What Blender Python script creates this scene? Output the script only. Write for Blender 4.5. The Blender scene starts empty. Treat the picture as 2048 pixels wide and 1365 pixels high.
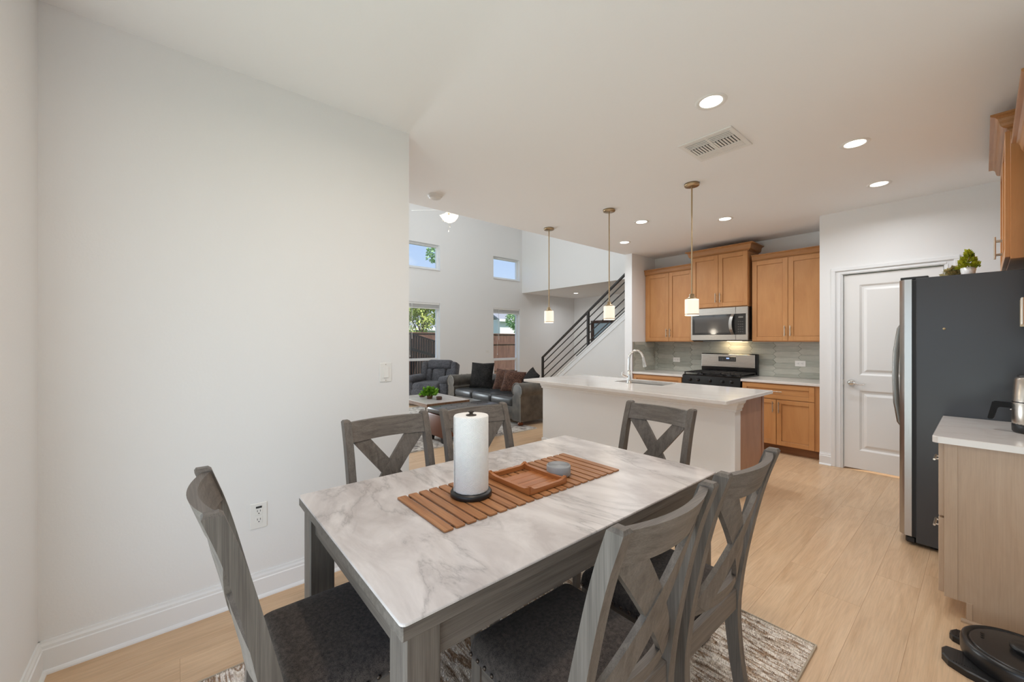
import bpy, bmesh, math, random
from mathutils import Vector, Matrix
random.seed(7)
PI = math.pi
SC = bpy.context.scene
COL = SC.collection

# ------------------------------------------------------------------ camera
F_PX = 795.0
YAW = math.atan((1967 - 1024) / F_PX)
cam_d = bpy.data.cameras.new('camera')
cam_d.sensor_width = 36.0
cam_d.lens = 36.0 * F_PX / 2048.0
cam_d.clip_start = 0.05
cam_d.clip_end = 200
cam = bpy.data.objects.new('camera', cam_d)
COL.objects.link(cam)
cam.location = (0, 0, 1.35)
cam.rotation_euler = (PI / 2, 0, YAW)
SC.camera = cam

# ------------------------------------------------------------------ world, lights, exposure
SC.view_settings.view_transform = 'Standard'
SC.view_settings.look = 'None'
SC.view_settings.gamma = 1.0
SC.view_settings.use_curve_mapping = False
SC.view_settings.exposure = 0.0
SC.cycles.max_bounces = 10
SC.cycles.diffuse_bounces = 6
SC.cycles.glossy_bounces = 4
SC.cycles.transmission_bounces = 6
SC.cycles.transparent_max_bounces = 12
SC.cycles.sample_clamp_indirect = 4.0
SC.cycles.caustics_reflective = False
SC.cycles.caustics_refractive = False

W = bpy.data.worlds.new('sky')
SC.world = W
W.use_nodes = True
nt = W.node_tree
for n in list(nt.nodes):
    nt.nodes.remove(n)
w_out = nt.nodes.new('ShaderNodeOutputWorld')
w_bg = nt.nodes.new('ShaderNodeBackground')
w_tc = nt.nodes.new('ShaderNodeTexCoord')
w_sep = nt.nodes.new('ShaderNodeSeparateXYZ')
w_grad = nt.nodes.new('ShaderNodeValToRGB')
w_grad.color_ramp.elements[0].position = 0.0
w_grad.color_ramp.elements[0].color = (0.62, 0.76, 0.92, 1)
w_grad.color_ramp.elements[1].position = 0.55
w_grad.color_ramp.elements[1].color = (0.16, 0.36, 0.80, 1)
w_map = nt.nodes.new('ShaderNodeMapping')
w_map.inputs['Scale'].default_value = (2.0, 2.0, 9.0)
w_noise = nt.nodes.new('ShaderNodeTexNoise')
w_noise.inputs['Scale'].default_value = 2.2
w_noise.inputs['Detail'].default_value = 6
w_cr = nt.nodes.new('ShaderNodeValToRGB')
w_cr.color_ramp.elements[0].position = 0.48
w_cr.color_ramp.elements[1].position = 0.75
w_mix = nt.nodes.new('ShaderNodeMixRGB')
w_mix.inputs[2].default_value = (0.85, 0.9, 0.97, 1)
L = nt.links.new
L(w_tc.outputs['Generated'], w_sep.inputs[0])
L(w_sep.outputs['Z'], w_grad.inputs[0])
L(w_tc.outputs['Generated'], w_map.inputs[0])
L(w_map.outputs[0], w_noise.inputs['Vector'])
L(w_noise.outputs[0], w_cr.inputs[0])
L(w_cr.outputs[0], w_mix.inputs[0])
L(w_grad.outputs[0], w_mix.inputs[1])
L(w_mix.outputs[0], w_bg.inputs[0])
w_bg.inputs[1].default_value = 1.15
L(w_bg.outputs[0], w_out.inputs[0])


def lamp(name, kind, loc, rot, energy, color=(1, 1, 1), size=None, size_y=None, shape=None, spread=None):
    d = bpy.data.lights.new(name, kind)
    d.energy = energy
    d.color = color
    if kind == 'AREA':
        if shape:
            d.shape = shape
        if size:
            d.size = size
        if size_y:
            d.size_y = size_y
        if spread:
            d.spread = spread
    elif kind == 'POINT' and size:
        d.shadow_soft_size = size
    o = bpy.data.objects.new(name, d)
    COL.objects.link(o)
    o.location = loc
    o.rotation_euler = rot
    return o


WARM = (1.0, 0.86, 0.70)
DAY = (0.83, 0.93, 1.0)
sun = lamp('sun', 'SUN', (0, 0, 12), (0, 0, 0), 5.5, (1.0, 0.95, 0.86))
sun.data.angle = 0.02
sun.rotation_euler = Vector((-0.62, -0.28, -0.75)).to_track_quat('-Z', 'Y').to_euler()
# daylight through the wide patio door behind the camera
lamp('patio_daylight', 'AREA', (-0.35, -0.50, 1.10), (PI / 2, 0, 0), 14, DAY, 2.2, 2.1, 'RECTANGLE')
# added fill low by that door, aimed up to brighten the ceiling
lamp('added_ceiling_fill', 'AREA', (-0.7, -0.62, 0.10), (PI - 0.75, 0, 0), 25, (0.88, 0.95, 1.0), 2.4, 0.9, 'RECTANGLE')
# area fill added to brighten the tall living room, outside the frame
lamp('added_living_fill', 'AREA', (-5.8, 1.35, 3.2), (PI / 2 + 0.05, 0, 0), 32, DAY, 3.6, 2.6, 'RECTANGLE')
lamp('added_living_top_fill', 'AREA', (-6.2, 4.6, 5.2), (0, 0, 0), 28, (0.90, 0.96, 1.0), 2.0, 2.0, 'RECTANGLE')  # overhead fill, added above the view for brightness
# unseen fill added to lift the kitchen ceiling, hidden by the dining room wall
lamp('added_side_fill', 'AREA', (-8.55, 2.0, 1.6), (0, -PI / 2 - 0.35, 0), 150, DAY, 2.8, 1.0, 'RECTANGLE')


# ------------------------------------------------------------------ mesh helper
class G:
    def __init__(s):
        s.v = []
        s.f = []
        s.s = []

    def add(s, verts, faces, smooth=False, M=None):
        b = len(s.v)
        for p in verts:
            p = Vector(p)
            s.v.append(tuple(M @ p) if M is not None else tuple(p))
        for f in faces:
            s.f.append(tuple(i + b for i in f))
            s.s.append(smooth)
        return s

    def bm(s, bm, smooth=False, M=None):
        bm.verts.index_update()
        s.add([v.co.copy() for v in bm.verts], [[v.index for v in f.verts] for f in bm.faces], smooth, M)
        bm.free()
        return s

    def box(s, x0, x1, y0, y1, z0, z1, bev=0.0, seg=1, M=None, smooth=None):
        x0, x1 = min(x0, x1), max(x0, x1)
        y0, y1 = min(y0, y1), max(y0, y1)
        z0, z1 = min(z0, z1), max(z0, z1)
        vs = [(x0, y0, z0), (x1, y0, z0), (x1, y1, z0), (x0, y1, z0), (x0, y0, z1), (x1, y0, z1), (x1, y1, z1), (x0, y1, z1)]
        fs = [(0, 3, 2, 1), (4, 5, 6, 7), (0, 1, 5, 4), (1, 2, 6, 5), (2, 3, 7, 6), (3, 0, 4, 7)]
        if bev <= 0:
            return s.add(vs, fs, False, M)
        b = bmesh.new()
        bv = [b.verts.new(p) for p in vs]
        for f in fs:
            b.faces.new([bv[i] for i in f])
        bmesh.ops.bevel(b, geom=list(b.edges), offset=min(bev, 0.49 * min(x1 - x0, y1 - y0, z1 - z0)), segments=seg, profile=0.5, affect='EDGES')
        return s.bm(b, (seg > 1) if smooth is None else smooth, M)

    def lathe(s, prof, n=24, c=(0, 0, 0), smooth=True, M=None):
        vs = []
        fs = []
        k = len(prof)
        for i in range(n):
            a = 2 * PI * i / n
            for r, z in prof:
                vs.append((c[0] + r * math.cos(a), c[1] + r * math.sin(a), c[2] + z))
        for i in range(n):
            j = (i + 1) % n
            for q in range(k - 1):
                a, b_, c_, d = i * k + q, j * k + q, j * k + q + 1, i * k + q + 1
                if prof[q][0] < 1e-6:
                    fs.append((a, c_, d))
                elif prof[q + 1][0] < 1e-6:
                    fs.append((a, b_, d))
                else:
                    fs.append((a, b_, c_, d))
        return s.add(vs, fs, smooth, M)

    def cyl(s, p0, p1, r, r1=None, n=14, smooth=True, M=None):
        return s.tube([p0, p1], [r, r if r1 is None else r1], n, smooth, M)

    def tube(s, path, r, n=8, smooth=True, M=None, caps=True):
        P = [Vector(p) for p in path]
        k = len(P)
        R = list(r) if isinstance(r, (list, tuple)) else [r] * k
        vs = []
        fs = []
        prev = None
        for i in range(k):
            t = (P[min(i + 1, k - 1)] - P[max(i - 1, 0)]).normalized()
            if prev is None:
                up = Vector((0, 0, 1)) if abs(t.z) < 0.9 else Vector((1, 0, 0))
                a = t.cross(up).normalized()
            else:
                a = (prev - t * prev.dot(t)).normalized()
            prev = a
            b = t.cross(a)
            for j in range(n):
                an = 2 * PI * j / n
                vs.append(P[i] + a * (R[i] * math.cos(an)) + b * (R[i] * math.sin(an)))
        for i in range(k - 1):
            for j in range(n):
                j2 = (j + 1) % n
                fs.append((i * n + j, i * n + j2, (i + 1) * n + j2, (i + 1) * n + j))
        s.add(vs, fs, smooth, M)
        if caps:
            s.add(vs[:n], [tuple(range(n - 1, -1, -1))], False, M)
            s.add(vs[-n:], [tuple(range(n))], False, M)
        return s

    def prism(s, poly, a, b, plane='xz', M=None, smooth=False):
        n = len(poly)

        def mk(p, t):
            if plane == 'xz':
                return (p[0], t, p[1])
            if plane == 'yz':
                return (t, p[0], p[1])
            return (p[0], p[1], t)
        vs = [mk(p, a) for p in poly] + [mk(p, b) for p in poly]
        fs = [(i, (i + 1) % n, n + (i + 1) % n, n + i) for i in range(n)]
        s.add(vs, fs, smooth, M)
        s.add(vs[:n], [tuple(range(n))], False, M)
        s.add(vs[n:], [tuple(range(n))], False, M)
        return s

    def ball(s, c, r, sx=1, sy=1, sz=1, n=12, m=8, M=None):
        prof = [(math.sin(PI * i / m), -math.cos(PI * i / m)) for i in range(m + 1)]
        prof[0] = (0, -1)
        prof[-1] = (0, 1)
        MM = Matrix.Translation(c) @ Matrix.Diagonal((r * sx, r * sy, r * sz, 1))
        if M is not None:
            MM = M @ MM
        return s.lathe(prof, n, M=MM)

    def build(s, name, mat, parent=None, kind=None, off=None, fixn=True):
        me = bpy.data.meshes.new(name)
        o3 = Vector(off) if off is not None else Vector((0, 0, 0))
        me.from_pydata([tuple(Vector(p) - o3) for p in s.v], [], s.f)
        me.polygons.foreach_set('use_smooth', s.s)
        if fixn and len(s.f) < 60000:
            b = bmesh.new()
            b.from_mesh(me)
            bmesh.ops.recalc_face_normals(b, faces=b.faces)
            b.to_mesh(me)
            b.free()
        me.update()
        if mat:
            me.materials.append(mat)
        o = bpy.data.objects.new(name, me)
        COL.objects.link(o)
        if parent:
            o.parent = parent
        if kind:
            o['kind'] = kind
        return o


def tag(o, label, cat, group=None):
    o['label'] = label
    o['category'] = cat
    if group:
        o['group'] = group
    return o


def thing(name, label, cat, loc=(0, 0, 0), rz=0.0, group=None):
    o = bpy.data.objects.new(name, None)
    o.empty_display_size = 0.1
    COL.objects.link(o)
    o.location = loc
    o.rotation_euler = (0, 0, rz)
    return tag(o, label, cat, group)


def copy_tree(o, parent=None):
    c = o.copy()
    COL.objects.link(c)
    if parent:
        c.parent = parent
    for ch in list(o.children):
        copy_tree(ch, c)
    return c


def RM(rx=0, ry=0, rz=0, loc=(0, 0, 0)):
    return Matrix.Translation(loc) @ Matrix.Rotation(rz, 4, 'Z') @ Matrix.Rotation(ry, 4, 'Y') @ Matrix.Rotation(rx, 4, 'X')


# ------------------------------------------------------------------ materials
def lin(r, g, b):
    def f(c):
        c /= 255.0
        return c / 12.92 if c <= 0.04045 else ((c + 0.055) / 1.055) ** 2.4
    return (f(r), f(g), f(b), 1.0)


class Mat:
    def __init__(s, name, color=(0.8, 0.8, 0.8, 1), rough=0.5, metal=0.0, spec=0.5, coat=0.0, coat_rough=0.1):
        s.m = bpy.data.materials.new(name)
        s.m.use_nodes = True
        s.t = s.m.node_tree
        s.p = s.t.nodes['Principled BSDF']
        s.p.inputs['Base Color'].default_value = color
        s.p.inputs['Roughness'].default_value = rough
        s.p.inputs['Metallic'].default_value = metal
        s.p.inputs['Specular IOR Level'].default_value = spec
        s.p.inputs['Coat Weight'].default_value = coat
        s.p.inputs['Coat Roughness'].default_value = coat_rough

    def n(s, typ, **kw):
        nd = s.t.nodes.new('ShaderNode' + typ)
        for k, v in kw.items():
            setattr(nd, k, v)
        return nd

    def l(s, a, b):
        s.t.links.new(a, b)

    def coords(s, scale=(1, 1, 1), rot=(0, 0, 0), kind='Object', rand=False):
        tc = s.n('TexCoord')
        mp = s.n('Mapping')
        mp.inputs['Scale'].default_value = scale
        mp.inputs['Rotation'].default_value = rot
        s.l(tc.outputs[kind], mp.inputs[0])
        if rand:
            oi = s.n('ObjectInfo')
            mu = s.n('VectorMath', operation='SCALE')
            cb = s.n('CombineXYZ')
            for i in range(3):
                s.l(oi.outputs['Random'], cb.inputs[i])
            s.l(cb.outputs[0], mu.inputs[0])
            mu.inputs['Scale'].default_value = 37.0
            s.l(mu.outputs[0], mp.inputs['Location'])
        return mp.outputs[0]

    def noise(s, vec, scale=5, detail=4, rough=0.55, dist=0.0):
        nd = s.n('TexNoise')
        nd.inputs['Scale'].default_value = scale
        nd.inputs['Detail'].default_value = detail
        nd.inputs['Roughness'].default_value = rough
        nd.inputs['Distortion'].default_value = dist
        s.l(vec, nd.inputs['Vector'])
        return nd.outputs[0]

    def ramp(s, fac, stops):
        r = s.n('ValToRGB')
        e = r.color_ramp.elements
        while len(e) < len(stops):
            e.new(0.5)
        for i, (p, c) in enumerate(stops):
            e[i].position = p
            e[i].color = c if len(c) == 4 else (*c, 1)
        s.l(fac, r.inputs[0])
        return r.outputs[0]

    def mix(s, fac, a, b, blend='MIX'):
        m = s.n('MixRGB', blend_type=blend)
        for i, x in ((0, fac), (1, a), (2, b)):
            if isinstance(x, (int, float)):
                m.inputs[i].default_value = x
            elif isinstance(x, tuple):
                m.inputs[i].default_value = x
            else:
                s.l(x, m.inputs[i])
        return m.outputs[0]

    def color(s, c):
        s.l(c, s.p.inputs['Base Color'])
        return s

    def rough(s, c):
        s.l(c, s.p.inputs['Roughness'])
        return s

    def bump(s, h, strength=0.2, dist=0.01):
        b = s.n('Bump')
        b.inputs['Strength'].default_value = strength
        b.inputs['Distance'].default_value = dist
        s.l(h, b.inputs['Height'])
        s.l(b.outputs[0], s.p.inputs['Normal'])
        return s


def g3(v):
    return (v, v, v, 1)


def paint(name, col, rough=0.75, bump=0.12, scale=90):
    m = Mat(name, col, rough, spec=0.3)
    c = m.coords()
    m.bump(m.noise(c, scale, 3), bump, 0.004)
    return m.m


M_WALL = paint('wall_paint', (0.825, 0.82, 0.812, 1))
M_CEIL = paint('ceiling_paint', (0.89, 0.888, 0.882, 1), 0.85, 0.1)
M_TRIM = Mat('trim_paint', (0.83, 0.838, 0.84, 1), 0.35, spec=0.4).m
M_DOOR = Mat('door_paint', (0.83, 0.825, 0.81, 1), 0.4, spec=0.4).m
M_PLASTIC = Mat('white_plastic', (0.83, 0.82, 0.79, 1), 0.35).m
M_DARKSLOT = Mat('slot_dark', (0.02, 0.02, 0.02, 1), 0.6).m


def wood(name, c_dark, c_mid, c_light, axis='z', rough=0.45, stretch=14.0, fine=60.0, contrast=1.0, coat=0.0, spec=0.4, rand=True):
    m = Mat(name, c_mid, rough, spec=spec, coat=coat, coat_rough=0.25)
    sc = {'x': (1.0, stretch, stretch), 'y': (stretch, 1.0, stretch), 'z': (stretch, stretch, 1.0)}[axis]
    v = m.coords(sc, rand=rand)
    a = m.noise(v, 2.2, 5, 0.6, 0.6)
    col = m.ramp(a, [(0.30, c_dark), (0.5, c_mid), (0.72, c_light)])
    sf = {'x': (1.5, fine, fine), 'y': (fine, 1.5, fine), 'z': (fine, fine, 1.5)}[axis]
    v2 = m.coords(sf, rand=rand)
    b = m.noise(v2, 4.0, 3, 0.6)
    k = m.ramp(b, [(0.35, g3(1 - 0.35 * contrast)), (0.6, g3(1.0))])
    col = m.mix(1.0, col, k, 'MULTIPLY')
    m.color(col)
    m.bump(b, 0.12, 0.002)
    return m.m


M_CW = {}
for ax in 'xyz':
    M_CW[ax] = wood('grey_brown_wood_' + ax, lin(90, 82, 75), lin(108, 100, 92), lin(122, 114, 106), ax, 0.50, 26, 150, 0.8, coat=0.0, spec=0.45)
M_MAPLE = {}
for ax in 'xz':
    M_MAPLE[ax] = wood('maple_' + ax, lin(186, 130, 80), lin(194, 139, 87), lin(200, 146, 94), ax, 0.4, 4, 60, 0.12, spec=0.45)
M_CROWN = wood('maple_crown', lin(164, 114, 70), lin(174, 124, 78), lin(182, 132, 86), 'x', 0.35, 6, 40, 0.35)
M_TOE = wood('maple_toe', lin(120, 80, 50), lin(138, 94, 60), lin(150, 104, 68), 'x', 0.5, 6, 40, 0.4)
M_MAPLE_GLARE = wood('maple_glare_painted', lin(180, 153, 127), lin(186, 160, 134), lin(191, 166, 141), 'z', 0.35, 4, 50, 0.2, coat=0.25)  # cabinet maple in a paler tone, window glare painted into the colour
M_ISLEND = wood('island_end_veneer', lin(158, 112, 82), lin(170, 122, 92), lin(178, 131, 100), 'z', 0.4, 4, 40, 0.2)
M_TEAK = wood('teak', lin(142, 92, 54), lin(167, 113, 70), lin(186, 133, 88), 'x', 0.42, 18, 90, 0.9)
M_TRAY = wood('tray_wood', lin(146, 86, 44), lin(172, 106, 58), lin(186, 123, 72), 'x', 0.3, 12, 60, 0.5, coat=0.3)
M_TRAYY = wood('tray_wood_y', lin(146, 86, 44), lin(172, 106, 58), lin(186, 123, 72), 'y', 0.3, 12, 60, 0.5, coat=0.3)
M_BUN = wood('bun_foot_wood', lin(110, 50, 20), lin(140, 70, 30), lin(150, 84, 40), 'z', 0.25)
M_TABLEEDGE = wood('coffee_table_edge', lin(110, 82, 60), lin(132, 100, 74), lin(150, 118, 90), 'x', 0.4)


def plank_mat():
    m = Mat('oak_plank', (0.6, 0.4, 0.25, 1), 0.36, spec=0.45)
    v = m.coords((9, 0.9, 9), rand=True)
    a = m.noise(v, 1.6, 6, 0.6, 1.4)
    col = m.ramp(a, [(0.25, lin(198, 162, 125)), (0.5, lin(213, 180, 144)), (0.75, lin(223, 192, 157))])
    v2 = m.coords((60, 2.0, 60), rand=True)
    b = m.noise(v2, 3.0, 4, 0.6)
    k = m.ramp(b, [(0.32, g3(0.86)), (0.6, g3(1.0))])
    col = m.mix(1.0, col, k, 'MULTIPLY')
    v3 = m.coords((5, 1.6, 5), rand=True)
    kn = m.noise(v3, 1.3, 2, 0.5)
    kk = m.ramp(kn, [(0.74, g3(1.0)), (0.83, lin(205, 180, 156))])
    col = m.mix(1.0, col, kk, 'MULTIPLY')
    oi = m.n('ObjectInfo')
    tint = m.ramp(oi.outputs['Random'], [(0.0, g3(0.96)), (1.0, g3(1.03))])
    col = m.mix(1.0, col, tint, 'MULTIPLY')
    m.color(col)
    m.bump(b, 0.08, 0.002)
    return m.m


M_PLANK = plank_mat()
M_SUB = Mat('subfloor', lin(176, 142, 108), 0.8).m


def marble(name, base, mid, vein, scale=1.0, rot=0.6, rough=0.22, amount=1.0):
    m = Mat(name, base, rough, spec=0.5)
    v = m.coords((scale * 1.0, scale * 2.3, scale * 1.0), (0, 0, rot))
    n1 = m.noise(v, 2.4, 8, 0.62, 1.2)
    c1 = m.ramp(n1, [(0.36, mid), (0.62, base)])
    n2 = m.noise(v, 1.25, 10, 0.60, 0.9)
    mt = m.n('Math', operation='SUBTRACT')
    m.l(n2, mt.inputs[0])
    mt.inputs[1].default_value = 0.5
    ab = m.n('Math', operation='ABSOLUTE')
    m.l(mt.outputs[0], ab.inputs[0])
    fac = m.ramp(ab.outputs[0], [(0.0, g3(0.62 * amount)), (0.008, g3(0.28 * amount)), (0.04, g3(0.0))])
    m.color(m.mix(fac, c1, vein))
    return m.m


M_MARBLE = marble('grey_veined_marble', lin(214, 208, 204), lin(186, 178, 174), lin(126, 120, 117), 1.05, -0.95, 0.3, 0.85)
M_QUARTZ = marble('white_quartz', lin(226, 221, 216), lin(222, 216, 210), lin(196, 184, 172), 0.55, 0.5, 0.12, 0.4)
M_COFFEE = marble('pale_table_top', lin(206, 200, 196), lin(192, 184, 180), lin(170, 162, 158), 1.0, 0.4, 0.2, 0.4)


def fabric(name, a, b, scale=500, rough=0.95, bump=0.4):
    m = Mat(name, a, rough, spec=0.2)
    m.p.inputs['Sheen Weight'].default_value = 0.0 if 'black' in name else 0.12
    v = m.coords((1, 1, 1))
    n1 = m.noise(v, scale, 2, 0.5)
    n2 = m.noise(v, scale * 0.13, 2, 0.5)
    f = m.mix(0.35, n1, n2)
    m.color(m.ramp(f, [(0.38, a), (0.62, b)]))
    m.bump(n1, bump, 0.002)
    return m.m


M_SEAT = fabric('charcoal_weave', lin(40, 36, 34), lin(92, 83, 77), 700)
M_RECL = fabric('grey_microfibre', lin(62, 62, 66), lin(88, 87, 91), 40, 0.9, 0.2)
M_BLACKPIL = fabric('black_plush', lin(14, 13, 13), lin(44, 41, 39), 60, 0.85, 0.8)
M_BROWNPIL = fabric('brown_plush', lin(58, 38, 30), lin(100, 70, 56), 45, 0.9, 0.5)
M_LEATHER = Mat('worn_grey_leather', lin(70, 66, 62), 0.34, spec=0.5)
_v = M_LEATHER.coords()
_n = M_LEATHER.noise(_v, 7, 5)
M_LEATHER.color(M_LEATHER.ramp(_n, [(0.35, lin(64, 60, 55)), (0.65, lin(94, 87, 78))]))
M_LEATHER.bump(M_LEATHER.noise(_v, 120, 3), 0.12, 0.002)
M_LEATHER = M_LEATHER.m
M_SEATLEATHER = Mat('dark_seat_leather', lin(58, 60, 62), 0.3, spec=0.6).m
M_OTT = Mat('russet_leather', lin(104, 60, 38), 0.4, spec=0.45).m
M_OTTTOP = Mat('dark_lid_leather', lin(62, 58, 58), 0.28, spec=0.6).m
M_DARKLEG = Mat('black_leg', lin(26, 22, 20), 0.4).m
M_NAIL = Mat('nailhead_metal', lin(90, 80, 72), 0.3, 0.9).m
M_NAILPALE = Mat('nickel_nailhead', lin(170, 160, 150), 0.3, 0.9).m


def brushed(name, col, rough=0.28, axis='x'):
    m = Mat(name, col, rough, 1.0)
    sc = {'x': (2, 600, 600), 'z': (600, 600, 2), 'y': (600, 2, 600)}[axis]
    n = m.noise(m.coords(sc), 3, 2)
    m.rough(m.ramp(n, [(0.3, g3(rough - 0.03)), (0.7, g3(rough + 0.04))]))
    return m.m


M_STEEL = brushed('brushed_steel', lin(196, 190, 182))
M_STEELV = brushed('brushed_steel_upright', lin(190, 188, 184), 0.3, 'z')
M_HANDLE = Mat('satin_nickel', lin(200, 190, 176), 0.3, 1.0).m
M_KETTLE = Mat('kettle_steel', lin(196, 188, 178), 0.24, 1.0)
M_KETTLE.p.inputs['Anisotropic'].default_value = 0.6
M_KETTLE = M_KETTLE.m
M_SATIN = Mat('satin_steel', lin(150, 148, 144), 0.32, 1.0).m
M_DEEPBLACK = Mat('matte_black', lin(13, 13, 13), 0.55, spec=0.25).m
M_CHROME = Mat('chrome', lin(228, 228, 226), 0.06, 1.0).m
M_BRASS = Mat('champagne_nickel', lin(182, 160, 128), 0.3, 1.0).m
M_BLACKGLOSS = Mat('black_enamel', lin(14, 13, 13), 0.18, spec=0.5).m
M_BLACKGLASS = Mat('dark_glass', lin(34, 32, 30), 0.05, spec=0.8, coat=0.5).m
M_BLACKPL = Mat('black_plastic', lin(24, 23, 23), 0.38).m
M_VAC = Mat('vacuum_shell', lin(30, 29, 29), 0.32).m
M_IRON = Mat('cast_iron', lin(30, 27, 26), 0.55).m
M_RAILING = Mat('railing_black', lin(48, 45, 43), 0.5).m
_m = Mat('fridge_side', lin(64, 65, 67), 0.27, spec=0.45)
_m.bump(_m.noise(_m.coords(), 420, 2), 0.12, 0.001)
M_FRIDGE = _m.m
M_GASKET = Mat('gasket', lin(20, 20, 22), 0.5).m
M_GREYPL = Mat('speaker_grey', lin(150, 152, 154), 0.55).m
M_GRILLE = Mat('speaker_grille', lin(116, 118, 120), 0.6).m
M_GRATEDOT = Mat('grille_ridge', lin(160, 162, 164), 0.5).m
_m = Mat('paper', (0.86, 0.85, 0.825, 1), 0.95, spec=0.1)
_tc = _m.n('TexCoord')
_sp = _m.n('SeparateXYZ')
_m.l(_tc.outputs['Object'], _sp.inputs[0])


def _mth(op, a, b=None):
    nd = _m.n('Math', operation=op)
    for i_, x_ in ((0, a), (1, b)):
        if x_ is None:
            continue
        if isinstance(x_, (int, float)):
            nd.inputs[i_].default_value = x_
        else:
            _m.l(x_, nd.inputs[i_])
    return nd.outputs[0]


_u = _mth('MULTIPLY', _mth('ARCTAN2', _sp.outputs['Y'], _sp.outputs['X']), 0.0655)
_pu = _mth('PINGPONG', _u, 0.0257)
_pz = _mth('PINGPONG', _sp.outputs['Z'], 0.030)
_hx = _mth('MAXIMUM', _pu, _mth('ADD', _mth('MULTIPLY', _pu, 0.5), _mth('MULTIPLY', _pz, 0.866)))
_m.bump(_mth('SINE', _mth('MULTIPLY', _hx, 1300.0)), 0.45, 0.0012)
M_PAPER = _m.m
M_CERAMIC = Mat('white_ceramic', (0.82, 0.82, 0.82, 1), 0.25).m
M_SOIL = Mat('soil', lin(50, 40, 30), 0.9).m


def leafmat(name, a, b):
    m = Mat(name, a, 0.55, spec=0.3)
    n = m.noise(m.coords(), 30, 2)
    m.color(m.ramp(n, [(0.35, a), (0.65, b)]))
    m.p.inputs['Subsurface Weight'].default_value = 0.0
    return m.m


M_LEAF1 = leafmat('bright_leaf', lin(64, 120, 24), lin(140, 190, 60))
M_LEAF2 = leafmat('yellow_green_leaf', lin(104, 118, 20), lin(190, 190, 50))
M_LEAF3 = leafmat('olive_leaf', lin(96, 100, 56), lin(196, 180, 130))
M_TREE = leafmat('tree_leaf', lin(150, 180, 78), lin(236, 236, 150))
M_TREE2 = leafmat('tree_leaf_green', lin(120, 170, 100), lin(200, 226, 170))
M_TRUNK = Mat('bark', lin(96, 80, 66), 0.9).m


def emit(name, col, strength):
    m = Mat(name, col, 0.4)
    m.p.inputs['Emission Color'].default_value = col
    m.p.inputs['Emission Strength'].default_value = strength
    return m.m


M_CANLENS = emit('lamp_lens', (1.0, 0.96, 0.88, 1), 4.0)
M_BULB = emit('pendant_bulb', (1.0, 0.84, 0.60, 1), 5.0)
M_DISPLAY = emit('clock_display', (0.35, 0.5, 1.0, 1), 2.0)
_m = Mat('frosted_shade', (0.9, 0.86, 0.78, 1), 0.5)
_m.p.inputs['Emission Color'].default_value = (1.0, 0.86, 0.66, 1)
_m.p.inputs['Emission Strength'].default_value = 0.5
M_SHADE = _m.m
M_FANSHADE = emit('fan_shade', (1.0, 0.93, 0.80, 1), 0.6)
_m = Mat('clear_glass', (1, 1, 1, 1), 0.02)
_t = _m.n('BsdfTransparent')
_g = _m.n('BsdfGlossy')
_g.inputs['Roughness'].default_value = 0.02
_x = _m.n('MixShader')
_x.inputs[0].default_value = 0.05
_m.l(_t.outputs[0], _x.inputs[1])
_m.l(_g.outputs[0], _x.inputs[2])
_m.l(_x.outputs[0], _m.t.nodes['Material Output'].inputs[0])
M_GLASS = _m.m

_m = Mat('glazed_tile', lin(150, 158, 148), 0.16, spec=0.55)
_oi = _m.n('ObjectInfo')
_c = _m.ramp(_oi.outputs['Random'], [(0.0, lin(146, 148, 137)), (0.5, lin(170, 171, 160)), (1.0, lin(192, 191, 180))])
_nz = _m.noise(_m.coords((3, 3, 14), rand=True), 3, 4)
_c = _m.mix(0.35, _c, _m.ramp(_nz, [(0.3, lin(152, 157, 146)), (0.7, lin(196, 196, 186))]))
_m.color(_c)
_m.bump(_m.noise(_m.coords((1, 1, 1), rand=True), 9, 2), 0.12, 0.004)
M_TILE = _m.m
M_GROUT = Mat('grout', lin(196, 196, 188), 0.85).m


def rugmat():
    m = Mat('striped_pile', (0.4, 0.35, 0.3, 1), 0.95, spec=0.1)
    v = m.coords((1.3, 9, 1))
    a = m.noise(v, 2.3, 4, 0.6, 0.4)
    col = m.ramp(a, [(0.30, lin(128, 100, 78)), (0.39, lin(214, 200, 184)), (0.45, lin(246, 238, 228)), (0.50, lin(150, 122, 98)), (0.53, lin(188, 164, 140)), (0.58, lin(246, 240, 232)), (0.64, lin(164, 134, 106)), (0.72, lin(244, 238, 230))])
    b = m.noise(m.coords((1, 1, 1)), 260, 2)
    k = m.ramp(b, [(0.3, g3(0.85)), (0.62, g3(1.12))])
    m.color(m.mix(1.0, col, k, 'MULTIPLY'))
    return m.m


M_RUG = rugmat()
_m = Mat('faded_rug', (0.5, 0.48, 0.45, 1), 0.95, spec=0.1)
_a = _m.noise(_m.coords(), 7, 6, 0.7, 1.0)
_m.color(_m.ramp(_a, [(0.34, lin(92, 88, 88)), (0.46, lin(168, 160, 152)), (0.54, lin(206, 200, 192)), (0.66, lin(138, 132, 130))]))
M_RUG2 = _m.m
M_BLIND = Mat('blind_slat', (0.86, 0.85, 0.83, 1), 0.6).m
M_FENCE = wood('brown_fence', lin(88, 62, 52), lin(108, 78, 66), lin(124, 92, 78), 'z', 0.8, 6, 30, 0.5)
M_FENCEDK = Mat('dark_fence', lin(60, 50, 46), 0.7).m
M_SIDING = Mat('pale_siding', lin(226, 228, 226), 0.8).m
M_ROOF = Mat('grey_roof', lin(150, 152, 158), 0.9).m
_m = Mat('lawn', lin(96, 124, 62), 0.95)
_m.color(_m.ramp(_m.noise(_m.coords(), 3, 4), [(0.3, lin(90, 112, 56)), (0.7, lin(124, 146, 84))]))
M_LAWN = _m.m
M_MIRRORPIC = Mat('framed_print', lin(140, 160, 172), 0.15, spec=0.5).m
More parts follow.
